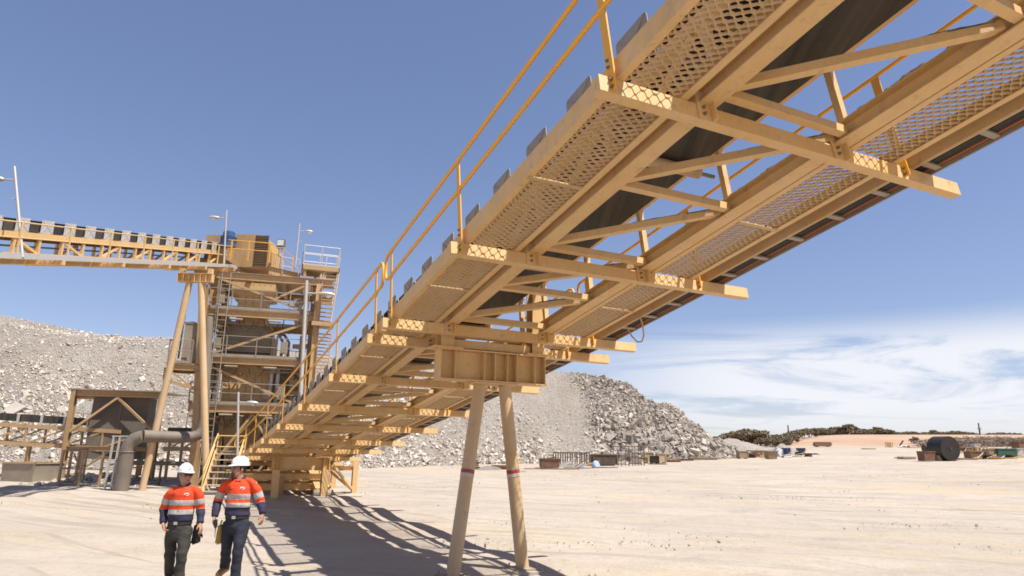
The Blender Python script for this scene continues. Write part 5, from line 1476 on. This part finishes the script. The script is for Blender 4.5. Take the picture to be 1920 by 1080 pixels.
# loose stones over the yard
rgs = np.random.default_rng(8); n = 42000
r_ = rgs.uniform(0,1,n)**.6*60+6; th = rgs.uniform(-.8,.8,n); x = r_*np.sin(th); y = r_*np.cos(th)
cl_ = fbm(x, y, .5, 3, 31); keep = cl_ > rgs.normal(.75,.42,n); x, y = x[keep], y[keep]
sz = np.clip(np.exp(rgs.normal(-3.7,.5,len(x))), .012, .085)
tag(rocks('loose_stones', np.stack([x, y, gh(x, y)-.005], -1), sz, np.clip(rgs.normal(.32,.2,len(x)),0,1), rgs), kind='stuff')

# ------------------------------------------------------------------ people
def skinmat(name, a, b_):
    m, nt, b = newmat(name)
    nt.links.new(mixc(nt, noise_fac(nt, 30, 4, .6, .35, .7), a, b_), b.inputs['Base Color']); b.inputs['Roughness'].default_value = .5
    try:
        b.inputs['Subsurface Weight'].default_value = .08; b.inputs['Subsurface Radius'].default_value = (.012,.005,.003)
    except Exception: pass
    return m
M['skin'] = skinmat('skin', (.42,.22,.145), (.36,.17,.11))
def cloth(name, base, var, rough=.85, fine=350):
    m, nt, b = newmat(name)
    c = mixc(nt, noise_fac(nt, 5, 6, .6, .35, .7), base, var)
    nt.links.new(c, b.inputs['Base Color']); b.inputs['Roughness'].default_value = rough
    h = node(nt, 'ShaderNodeMath', operation='MULTIPLY_ADD')
    nt.links.new(noise_fac(nt, fine, 2, .5, .3, .7), h.inputs[0]); h.inputs[1].default_value = .08
    nt.links.new(noise_fac(nt, 1, 4, .55, .3, .7, scaled_pos(nt, (16, 16, 26))), h.inputs[2])
    bump(nt, b, h.outputs[0], .45, .012); return m
M['pants_grey'] = cloth('dark_grey_trousers', (.030,.027,.022), (.05,.044,.036))
M['pants_blue'] = cloth('dark_blue_jeans', (.012,.0145,.025), (.026,.030,.045))
M['boot_tan'] = cloth('tan_boot_leather', (.36,.20,.085), (.28,.15,.06), .6)
M['boot_dark'] = cloth('dark_boot_leather', (.05,.04,.032), (.09,.07,.055), .6)
M['helmet'] = plain('white_helmet_plastic', (.80,.78,.76), (.74,.72,.69), 3, .3, bmp=0)
M['hair_dark'] = plain('dark_brown_hair', (.035,.022,.016), (.06,.04,.03), 60, .8, bmp=.6, bsc=200)
M['hair_grey'] = plain('grey_hair', (.26,.23,.20), (.16,.14,.12), 60, .8, bmp=.6, bsc=200)
M['glasses'] = plain('dark_lens', (.012,.010,.010), (.03,.02,.015), 3, .12, bmp=0)
M['glasses_brown'] = plain('brown_lens', (.06,.018,.015), (.04,.015,.012), 3, .12, bmp=0)
M['lips'] = plain('lips', (.27,.10,.08), (.24,.09,.07), 3, .5, bmp=0)
M['belt_leather'] = plain('black_belt', (.018,.015,.013), (.03,.025,.02), 10, .5, bmp=0)
M['buckle'] = plain('steel_buckle', (.6,.58,.55), (.5,.48,.45), 10, .3, .8, bmp=0)
M['navy'] = cloth('navy_cloth', (.018,.018,.042), (.03,.03,.06))
M['glove_yellow'] = cloth('yellow_glove', (.50,.28,.03), (.30,.18,.05))
M['glove_black'] = cloth('black_glove', (.014,.013,.013), (.03,.027,.025))
M['radio'] = plain('black_radio', (.012,.012,.012), (.022,.022,.022), 20, .4, bmp=0)
M['logo_white'] = plain('white_badge', (.70,.66,.62), (.6,.55,.5), 20, .7, bmp=0)
M['logo_red'] = plain('red_badge', (.42,.03,.035), (.35,.03,.03), 20, .6, bmp=0)
M['logo_blue'] = plain('blue_badge', (.03,.04,.18), (.05,.06,.2), 20, .6, bmp=0)
M['thread'] = plain('dark_thread', (.10,.025,.02), (.07,.02,.02), 60, .8, bmp=0)
M['hivis_yellow'] = plain('yellow_webbing', (.65,.62,.04), (.55,.5,.05), 20, .6, bmp=0)
def shirt_mat():
    m, nt, b = newmat('hi_vis_shirt')
    a = node(nt, 'ShaderNodeAttribute', attribute_name='tone')
    cr = node(nt, 'ShaderNodeValToRGB'); cr.color_ramp.interpolation = 'CONSTANT'; e = cr.color_ramp.elements
    OR, SV, NV = (.72,.058,.006,1), (.42,.40,.37,1), (.018,.018,.045,1)
    e[0].position = 0; e[0].color = NV; e[1].position = .3; e[1].color = SV
    for p, c in ((.4, OR), (.5, SV), (.6, OR), (.95, NV)):
        k = e.new(p); k.color = c
    nt.links.new(a.outputs['Fac'], cr.inputs[0])
    c = mixc(nt, mul(nt, noise_fac(nt, 14, 6, .6, .45, .75), .22), cr.outputs[0], (.10,.045,.035))
    nt.links.new(c, b.inputs['Base Color']); b.inputs['Roughness'].default_value = .8
    h = node(nt, 'ShaderNodeMath', operation='MULTIPLY_ADD')
    nt.links.new(noise_fac(nt, 300, 2, .5, .3, .7), h.inputs[0]); h.inputs[1].default_value = .06
    nt.links.new(noise_fac(nt, 1, 4, .55, .3, .7, scaled_pos(nt, (17, 17, 11))), h.inputs[2])
    bump(nt, b, h.outputs[0], .5, .014)
    return m
M['shirt'] = shirt_mat()
def ering(c, rx, ry, n=18, yaw=0.0, tilt=None):
    out = []
    for j in range(n):
        t = 2*math.pi*j/n; x, y = rx*math.cos(t), ry*math.sin(t)
        v = V(x*math.cos(yaw)-y*math.sin(yaw), x*math.sin(yaw)+y*math.cos(yaw), 0)
        if tilt is not None: v = tilt @ v
        out.append(Vector(c)+v)
    return out
def loft(mb, rings):
    n = len(rings[0]); o = len(mb.v)
    for r in rings: mb.v += [tuple(p) for p in r]
    for i in range(len(rings)-1):
        for j in range(n):
            mb.f.append((o+i*n+j, o+i*n+(j+1) % n, o+(i+1)*n+(j+1) % n, o+(i+1)*n+j))
    mb.f.append(tuple(o+j for j in range(n))[::-1]); mb.f.append(tuple(o+(len(rings)-1)*n+j for j in range(n)))
    return mb
def ball(mb, c, rx, ry, rz, n=14, yaw=0):
    rs = []
    for i in range(9):
        t = -math.pi/2+math.pi*(i+.02)/8.04; rs.append(ering(Vector(c)+V(0,0,rz*math.sin(t)), max(rx*math.cos(t), .0006), max(ry*math.cos(t), .0006), n, yaw))
    return loft(mb, rs)
def remeshed(mb, name, mat, parent, voxel=.008, smooth=2, disp=None):
    """one closed skin grown over overlapping volumes"""
    me = bpy.data.meshes.new('tmp'); me.from_pydata(mb.v, [], mb.f)
    b = bmesh.new(); b.from_mesh(me); bmesh.ops.recalc_face_normals(b, faces=b.faces); b.to_mesh(me); b.free()
    ob = bpy.data.objects.new('tmp', me); col.objects.link(ob)
    r = ob.modifiers.new('r', 'REMESH'); r.mode = 'VOXEL'; r.voxel_size = voxel; r.use_smooth_shade = True
    s = ob.modifiers.new('s', 'SMOOTH'); s.factor = .5; s.iterations = smooth
    dg = bpy.context.evaluated_depsgraph_get()
    ev = ob.evaluated_get(dg); out = bpy.data.meshes.new_from_object(ev); out.name = name
    bpy.data.objects.remove(ob); bpy.data.meshes.remove(me)
    if disp:
        n = len(out.vertices); co = np.empty(n*3, np.float32); out.vertices.foreach_get('co', co); co = co.reshape(-1, 3)
        no = np.empty(n*3, np.float32); out.vertices.foreach_get('normal', no); no = no.reshape(-1, 3)
        co += no*disp(co)[:, None]; out.vertices.foreach_set('co', co.ravel()); out.update()
    out.materials.clear()
    return link(name, out, mat, parent, False) if not out.shade_smooth() else None
def folds(amp, sx, sy, sz, seed):
    def f(co):
        o = np.zeros(len(co)); rg = np.random.default_rng(seed)
        for k in range(9):
            d = rg.normal(size=3); d /= np.linalg.norm(d); fr = rg.uniform(.6, 1.7)
            o += np.sin((co[:,0]*d[0]*sx+co[:,1]*d[1]*sy+co[:,2]*d[2]*sz)*fr+rg.uniform(0, 6.3)+1.5*np.sin(co[:,2]*9+k))
        return amp*(o/3-.1)
    return f
def person(label, Y0, SH, EL, WR, HD, HIP, KN, AN, head_c, yaw, face, neck, bands, hem, belt_z, pants, boot, hair, lens, toes, chest_y=.0, name='person'):
    """all joints are world points; index 0 = viewer's left"""
    cx = (HIP[0].x+HIP[1].x)/2
    root = thing(name, label, 'person', (cx, Y0, 0))
    sc = 1.0
    # ----- bare body, one skin with hands, head and face
    mb = MB()
    pel = (HIP[0]+HIP[1])/2; sho = (SH[0]+SH[1])/2
    def lerp(a, b, t): return a+(b-a)*t
    tors = [(-.02,.150,.105),(.25,.140,.10),(.5,.150,.105),(.75,.165,.108),(.92,.125,.09),(1.0,.085,.07),(1.06,.065,.065)]
    loft(mb, [ering(lerp(pel, sho, t), rx, ry) for t, rx, ry in tors])
    hz_ = head_c.z
    loft(mb, [ering(lerp(sho+V(0,.01,-.02), head_c+V(0,.01,-.06), t), .062-.004*t, .064) for t in (0,.35,.7,1)])
    for s in (0, 1):
        mb.tube([SH[s], lerp(SH[s],EL[s],.5), EL[s], lerp(EL[s],WR[s],.4), WR[s]], [.036,.040,.040,.038,.029], 14)
        mb.tube([HIP[s], lerp(HIP[s],KN[s],.5), KN[s], lerp(KN[s],AN[s],.35), AN[s]], [.085,.075,.055,.052,.038], 14)
        ft = toes[s]; mb.tube([AN[s]+V(0,.03,-.02), AN[s]+V(0,0,-.03), lerp(AN[s]+V(0,0,-.03), ft, .6), ft], [.035,.04,.038,.025], 12)
    # head: stacked ovals turned by yaw; face towards local -y
    cyaw, syaw = math.cos(yaw), math.sin(yaw)
    def HL(x, y, z): return head_c+V(x*cyaw-y*syaw, x*syaw+y*cyaw, z)
    loft(mb, [ering(HL(0, y, z), rx, ry, 20, yaw) for z, y, rx, ry in ((-.118,-.028,.034,.042),(-.105,-.022,.052,.070),(-.07,-.012,.063,.088),(-.03,-.004,.070,.097),(.01,0,.074,.101),(.05,.004,.076,.102),(.09,.006,.068,.090),(.115,.008,.045,.06))])
    mb.tube([HL(0,-.098,.012), HL(0,-.112,-.018), HL(0,-.120,-.036), HL(0,-.106,-.044)], [.009,.012,.016,.012], 10)
    mb.tube([HL(-.045,-.088,.030), HL(0,-.104,.028), HL(.045,-.088,.030)], [.012,.014,.012], 8)
    ball(mb, HL(0,-.088,-.078), .026, .016, .010, 12, yaw); ball(mb, HL(0,-.078,-.108), .024, .02, .016, 12, yaw)
    for s in (-1, 1):
        ball(mb, HL(s*.045,-.072,-.03), .022, .02, .02, 10, yaw); ball(mb, HL(s*.077,.012,-.012), .009, .02, .033, 10, yaw+s*.25)
    # hands: palm, four bent fingers of unequal length, thumb from the side of the palm
    for s in (0, 1):
        w = WR[s]; d = (HD[s]-w).normalized(); inw = V(1 if s == 0 else -1, 0, 0)
        fwd = V(0,-1,0); fwd = (fwd-d*fwd.dot(d)).normalized(); inw = (inw-d*inw.dot(d)-fwd*inw.dot(fwd)).normalized()
        def pp(a, b, c): return w+d*a+fwd*b+inw*c
        tl_ = Matrix((tuple(inw), tuple(fwd), tuple(d))).transposed()
        loft(mb, [[pp(a,0,0)+inw*(rx*math.cos(t))+fwd*(ry*math.sin(t)) for t in [2*math.pi*j/14 for j in range(14)]] for a, rx, ry in ((-.01,.022,.028),(.025,.021,.034),(.06,.020,.042),(.092,.016,.042),(.105,.010,.036))])
        for k, (b_, L) in enumerate(((.032,.068),(.011,.078),(-.011,.072),(-.031,.056))):
            cu_ = .55 if s == 1 else .95
            p0 = pp(.085,b_,0); p1 = pp(.100+L*.30,b_*1.05,.010); p2 = p1+d*(L*.32*(1-cu_*.35))+inw*(L*.38*cu_); p3 = p2+d*(L*.20*(1-cu_*.9))+inw*(L*.34*cu_)
            mb.tube([p0, p1, p2, p3], [.0105,.0100,.0092,.0078], 9)
        mb.tube([pp(.025,.034,.004), pp(.050,.056,.014), pp(.078,.062,.026), pp(.098,.056,.034)], [.014,.0125,.011,.0085], 9)
    body = remeshed(mb, 'body', M['skin'], root, .0062, 2)
    # ----- lips, glasses
    mb = MB(); mb.tube([HL(-.024,-.093,-.079), HL(0,-.1015,-.077), HL(.024,-.093,-.079)], [.003,.0055,.003], 8); mb.build('lips', M['lips'], root, True)
    mb = MB()
    for s in (-1, 1):
        rr_ = [];
        for j in range(14):
            t = 2*math.pi*j/14; lx = s*.036+.030*math.cos(t); lz = .006+.020*math.sin(t)
            rr_.append((lx, lz))
        mb.prism([HL(x, -.121+.55*abs(x)**1.35, z) for x, z in rr_], (HL(0,.006,0)-HL(0,0,0)))
    gl = mb.each(28, 'lens', M[lens], root)[0]
    mb = MB(); mb.tube([HL(-.078,.0,.014), HL(-.072,-.075,.016), HL(-.03,-.116,.02), HL(0,-.121,.016), HL(.03,-.116,.02), HL(.072,-.075,.016), HL(.078,.0,.014)], .0035, 6); mb.build('spectacle_frame', M['glasses'], root, True)
    # ----- hair below the helmet
    mb = MB()
    loft(mb, [ering(HL(0, y, z), rx, ry, 20, yaw) for z, y, rx, ry in ((-.065,.045,.050,.050),(-.03,.030,.073,.074),(.02,.018,.080,.088),(.05,.014,.081,.094),(.07,.012,.078,.092))])
    for s in (-1, 1): ball(mb, HL(s*.074,-.012,.0), .008, .018, .036, 10, yaw)
    remeshed(mb, 'hair', M[hair], root, .007, 1)
    # ----- trousers
    mb = MB()
    wz = belt_z; top = V(pel.x, pel.y, wz)
    loft(mb, [ering(top+V(0,0,.0), .165, .120), ering(top+V(0,0,-.08), .172, .128), ering(V(pel.x,pel.y,HIP[0].z-.02), .175, .130), ering(V(pel.x,pel.y+.005,HIP[0].z-.10), .150, .115), ering(V(pel.x,pel.y+.01,HIP[0].z-.15), .05, .06)])
    for s in (0, 1):
        mb.tube([HIP[s]+V(0,0,.03), lerp(HIP[s],KN[s],.35), lerp(HIP[s],KN[s],.75), KN[s], lerp(KN[s],AN[s],.4), lerp(KN[s],AN[s],.8), lerp(KN[s],AN[s],1.03)], [.098,.096,.084,.075,.072,.072,.076], 18)
    remeshed(mb, 'trousers', M[pants], root, .011, 2, folds(.006, 24, 24, 40, 4))
    mb = MB(); loft(mb, [ering(top+V(0,0,-.022), .174, .130, 28), ering(top+V(0,0,.018), .172, .128, 28)]); bl = mb.build('belt', M['belt_leather'], root, True)
    mb = MB(); mb.box(top+V(.0,-.136,-.002), (.026,0,0), (0,.006,0), (0,0,.020)); mb.build('buckle', M['buckle'], bl)
    for s in (0, 1):
        mb = MB(); ft = toes[s]; d = (ft-(AN[s]+V(0,0,-.04))); 
        heel = AN[s]-d*.35+V(0,0,-.05)
        mb.tube([AN[s]+V(0,.0,.09), AN[s]+V(0,.0,0), AN[s]+V(0,0,-.045)], [.056,.055,.052], 14)
        mb.tube([heel, lerp(heel,ft,.4)+V(0,0,.012), lerp(heel,ft,.75), ft], [.046,.054,.050,.036], 14)
        remeshed(mb, 'boot', M[boot[s]], root, .009, 2)
    # ----- shirt with sleeves, colour zones by height or by the place along the sleeve
    mb = MB()
    t0 = V(pel.x, pel.y, hem)
    H_ = sho.z+.05-hem
    prof = [(0,.172,.128),(.02,.182,.134),(.15,.176,.134),(.35,.174,.132),(.6,.182,.134),(.76,.186,.128),(.87,.166,.110),(.94,.128,.090),(1.0,.076,.080)]
    loft(mb, [ering(lerp(t0, V(sho.x, sho.y, sho.z+.05), t), rx, ry, 24) for t, rx, ry in prof])
    for s in (0, 1):
        i = V(1 if s == 0 else -1, 0, 0)
        mb.tube([SH[s]+i*.14+V(0,0,.03), SH[s]+i*.07+V(0,0,.006), SH[s]+i*.022+V(0,0,-.03), lerp(SH[s],EL[s],.35), lerp(SH[s],EL[s],.7), EL[s], lerp(EL[s],WR[s],.45), lerp(EL[s],WR[s],.85), lerp(EL[s],WR[s],.96)], [.040,.052,.062,.068,.068,.065,.060,.053,.050], 18)
    sh = remeshed(mb, 'shirt', M['shirt'], root, .0105, 2, folds(.006, 18, 18, 26, 9))
    me = sh.data; n = len(me.vertices); co = np.empty(n*3, np.float32); me.vertices.foreach_get('co', co); co = co.reshape(-1, 3)
    b1t, b1b, b2t, b2b, s1t, s1b, snv = bands
    def zone_t(z): return np.interp(z, [hem-.2, b2b-.25, b2b, b2t, b1b, b1t, b1t+.3], [0,.05,.3,.4,.5,.6,.9])
    tone = zone_t(co[:,2])
    for s in (0, 1):
        a = np.array(SH[s]); e = np.array(EL[s]); w = np.array(WR[s])
        def sd(p, q):
            t = np.clip(((co-p)@(q-p))/((q-p)@(q-p)), 0, 1); return np.linalg.norm(co-p-t[:,None]*(q-p), axis=1), t
        d1, t1 = sd(a, e); d2, t2 = sd(e, w); L1 = np.linalg.norm(e-a)
        dist = np.minimum(d1, d2); tz = np.linalg.norm(co[:, :2]-np.array([(SH[0].x+SH[1].x)/2, sho.y]), axis=1)
        side = (co[:,0] < a[0]+.035) if s == 0 else (co[:,0] > a[0]-.035)
        on = (dist < .098) & side & (co[:,2] < a[2]+.02)
        # along-sleeve coordinate expressed as the height of the arm's axis
        axz = np.where(d1 <= d2, a[2]+(e[2]-a[2])*t1, e[2]+(w[2]-e[2])*t2)
        ta = np.interp(axz, [w[2]-.2, snv-.2, snv-.0001, snv, s1b, s1t, s1t+.3], [0,.05,.29,.41,.5,.6,.9])
        ta = np.where(axz < snv, .1, ta)
        tone = np.where(on, ta, tone)
    at_ = me.attributes.new('tone', 'FLOAT', 'POINT'); at_.data.foreach_set('value', tone.astype(np.float32))
    # collar, placket, pocket flap, badge, embroidery
    mb = MB(); cb_ = V(sho.x, sho.y+.005, sho.z+.045)
    for s in (-1, 1):
        vs = [cb_+V(s*.0,.072,.045), cb_+V(s*.068,.045,.035), cb_+V(s*.078,-.02,.015), cb_+V(s*.055,-.085,-.035), cb_+V(s*.012,-.098,-.025), cb_+V(s*.06,-.03,.045), cb_+V(s*.055,.04,.06), cb_+V(0,.062,.07)]
        mb.add(vs, [(0,1,6,7),(1,2,5,6),(2,3,4,5)] if s > 0 else [(7,6,1,0),(6,5,2,1),(5,4,3,2)])
    cl = mb.build('collar', M['navy'], sh, True); sm = cl.modifiers.new('t', 'SOLIDIFY'); sm.thickness = .006
    def on_chest(x, z, r, nm, m, rz=None, lift=.004):
        # small patch lying on the cloth: sampled from the nearest front vertices
        mb = MB(); pts = []; N = 16
        for j in range(N):
            t = 2*math.pi*j/N; X, Z = x+r*math.cos(t), z+(rz or r*.6)*math.sin(t)
            d = (co[:,0]-X)**2+(co[:,2]-Z)**2+np.where(co[:,1] > sho.y, 9, 0); pts.append(V(X, float(co[np.argmin(d),1])-lift, Z))
        d = (co[:,0]-x)**2+(co[:,2]-z)**2+np.where(co[:,1] > sho.y, 9, 0); c = V(x, float(co[np.argmin(d),1])-lift-.001, z)
        mb.add(pts+[c], [(j, (j+1) % N, N) for j in range(N)]); mb.build(nm, M[m], sh)
    zb_ = b1t+.085
    on_chest(sho.x+.088, zb_, .032, 'badge', 'logo_white'); on_chest(sho.x+.096, zb_+.003, .018, 'badge_mark', 'logo_blue', .007, .007); on_chest(sho.x+.078, zb_-.003, .012, 'badge_mark', 'logo_red', .008, .008)
    for k in range(5): on_chest(sho.x-.075-.014*k, zb_-.025, .0052, 'embroidery', 'thread', .006)
    on_chest(sho.x-.10, zb_+.008, .015, 'embroidery', 'thread', .008)
    mb = MB()
    for k in range(5):
        z = hem+.06+(sho.z-.04-hem-.06)*k/4; d = (co[:,0]-sho.x)**2+(co[:,2]-z)**2+np.where(co[:,1] > sho.y, 9, 0); y = float(co[np.argmin(d),1])
        mb.tube([V(sho.x,y-.004,z), V(sho.x,y+.004,z)], .006, 8)
    mb.each(16, 'button', M['thread'], sh)
    # ----- helmet
    def HH(x, y, z): return HL(x, y, z)
    mb = MB()
    loft(mb, [ering(HH(0,.008,z), rx, ry, 28, yaw) for z, rx, ry in ((.038,.104,.130),(.046,.110,.138),(.055,.103,.130),(.085,.100,.126),(.115,.090,.114),(.140,.070,.090),(.156,.045,.06),(.163,.015,.02))])
    mb.tube([HH(0,-.118,.075), HH(0,-.098,.13), HH(0,-.04,.165), HH(0,.05,.166), HH(0,.105,.135), HH(0,.128,.08)], [.012,.016,.017,.017,.016,.012], 10)
    for s in (-1, 1): mb.tube([HH(s*.03,-.115,.072), HH(s*.035,-.09,.125), HH(s*.035,-.03,.158), HH(s*.035,.05,.158), HH(s*.032,.10,.125)], .008, 8)
    hm = remeshed(mb, 'helmet', M['helmet'], root, .006, 2)
    mb = MB(); A = []; B = []
    for k in range(15):
        t = math.pi*(1.12+.76*k/14); A.append(HH(.100*math.cos(t), .008+.126*math.sin(t), .052)); ext = .058*math.sin(math.pi*k/14)**.7
        B.append(HH((.106+ext*.25)*math.cos(t), .008+(.134+ext)*math.sin(t), .052-.35*ext))
    mb.add(A+B, [(k, k+1, 16+k, 15+k) for k in range(14)]); pk = mb.build('peak', M['helmet'], hm, True)
    sm = pk.modifiers.new('t', 'SOLIDIFY'); sm.thickness = .005
    mb = MB(); mb.tube([HH(.0,-.119,.09), HH(.0,-.1235,.09)], .015, 12); mb.build('helmet_badge', M['logo_red'], hm)
    mb = MB(); mb.tube([HH(-.012,-.122,.092), HH(.010,-.1255,.088)], .004, 8); mb.build('helmet_badge', M['logo_white'], hm)
    return root, HL
def Q(cx, cy, Y): return at(260+cx/4.5, 840+cy/4.5, Y)
Yp = 10.5
# right-hand worker
SHb = [Q(730,292,Yp), Q(978,290,Yp)]; ELb = [Q(668,450,Yp+.06), Q(1030,452,Yp+.05)]; WRb = [Q(640,585,Yp-.06), Q(1046,562,Yp-.02)]
HDb = [Q(634,650,Yp-.10), Q(1036,640,Yp-.08)]
HIPb = [Q(768,640,Yp), Q(884,640,Yp)]
KNb = [Q(738,842,Yp+.02), Q(838,850,Yp-.12)]; ANb = [Q(728,1000,Yp+.30), Q(818,1070,Yp-.10)]
ANb[1].z = .10
hcb = Q(852,172,Yp)
def zc_(cy): return Q(840,cy,Yp).z
pB, HLb = person('bearded worker in orange shirt, blue jeans and white helmet, holding a black radio', Yp, SHb, ELb, WRb, HDb, HIPb, KNb, ANb, hcb, R(-48), None, None,
   (zc_(385), zc_(432), zc_(458), zc_(496), zc_(372), zc_(420), zc_(466)), zc_(568), zc_(578), 'pants_blue', ('boot_tan','boot_tan'), 'hair_dark', 'glasses_brown',
   (Q(664,1072,Yp+.10), ANb[1]+V(-.02,-.19,-.055)))
mb = MB(); ball(mb, HLb(0,-.088,-.118), .040, .026, .030, 12, R(-48)); ball(mb, HLb(0,-.082,-.145), .028, .022, .028, 12, R(-48))
mb.tube([HLb(-.036,-.085,-.105), HLb(-.036,-.092,-.075), HLb(0,-.108,-.062), HLb(.036,-.092,-.075), HLb(.036,-.085,-.105)], [.009,.010,.0095,.010,.009], 8)
remeshed(mb, 'beard', M['hair_dark'], pB, .006, 1)
rp = Q(650,636,Yp-.13)
ro_ = thing('two_way_radio', 'black two-way radio in the bearded worker\'s hand, aerial pointing down', 'radio', tuple(rp))
mb = MB(); mb.box(rp, (.017,0,.003), (0,.026,0), (-.006,0,.055)); bd = mb.build('case', M['radio'], ro_)
mb = MB(); mb.tube([rp+V(0,0,-.05), rp+V(.004,0,-.09), rp+V(.012,0,-.20)], [.008,.006,.004], 8); mb.build('aerial', M['radio'], ro_, True)
mb = MB(); mb.tube([rp+V(.012,0,-.052), rp+V(.012,0,-.072)], .008, 8); mb.build('knob', M['radio'], ro_, True)
def gloves(p, ma, mb_, label, scale=1.0):
    o = thing('work_gloves', label, 'gloves', tuple(p))
    for k, (m, dx, dy) in enumerate(((ma,0,0),(mb_,.03,.035))):
        b = MB(); q = p+V(dx,dy,.01*k)
        loft(b, [ering(q+V(0,0,z), rx, ry, 12) for z, rx, ry in ((.10,.030,.022),(.05,.034,.024),(0,.042,.022),(-.06,.044,.020),(-.09,.040,.016))])
        for j, (x, L) in enumerate(((-.032,.062),(-.011,.08),(.011,.076),(.031,.058))): b.tube([q+V(x,0,-.07), q+V(x*1.15,-.005,-.09-L*.5), q+V(x*1.2,-.012,-.09-L)], [.012,.0115,.009], 8)
        b.tube([q+V(.038,0,-.02), q+V(.062,-.005,-.055), q+V(.066,-.008,-.09)], [.013,.012,.009], 8)
        remeshed(b, 'glove', M[m], o, .007, 1)
    c = MB(); c.bar(p+V(.0,0,.10), p+V(.01,.02,.17), .022, .012); c.build('clip', M['hivis_yellow'], o)
    return o
gloves(Q(682,712,Yp+.05), 'glove_yellow', 'glove_black', 'yellow and black work gloves hanging at the bearded worker\'s hip')
# left-hand worker
SHa = [Q(272,352,Yp), Q(505,350,Yp)]; ELa = [Q(212,520,Yp+.06), Q(524,515,Yp+.05)]; WRa = [Q(207,640,Yp-.05), Q(520,640,Yp-.05)]
HDa = [Q(222,705,Yp-.10), Q(530,720,Yp-.10)]
HIPa = [Q(288,690,Yp), Q(394,690,Yp)]
KNa = [Q(262,890,Yp+.03), Q(366,890,Yp-.10)]; ANa = [Q(258,1060,Yp+.16), Q(338,1085,Yp-.06)]
ANa[1].z = .10; ANa[0].z = .14
hca = Q(394,228,Yp)
pA_, HLa = person('worker in orange shirt, dark grey trousers and white helmet, looking towards the bearded man', Yp, SHa, ELa, WRa, HDa, HIPa, KNa, ANa, hca, R(52), None, None,
   (zc_(444), zc_(487), zc_(523), zc_(562), zc_(432), zc_(478), zc_(530)), zc_(622), zc_(634), 'pants_grey', ('boot_dark','boot_dark'), 'hair_grey', 'glasses',
   (ANa[0]+V(.02,-.16,-.10), ANa[1]+V(.03,-.19,-.055)))
gloves(Q(478,712,Yp+.03), 'glove_black', 'glove_black', 'black work gloves hanging from the left-hand worker\'s belt')
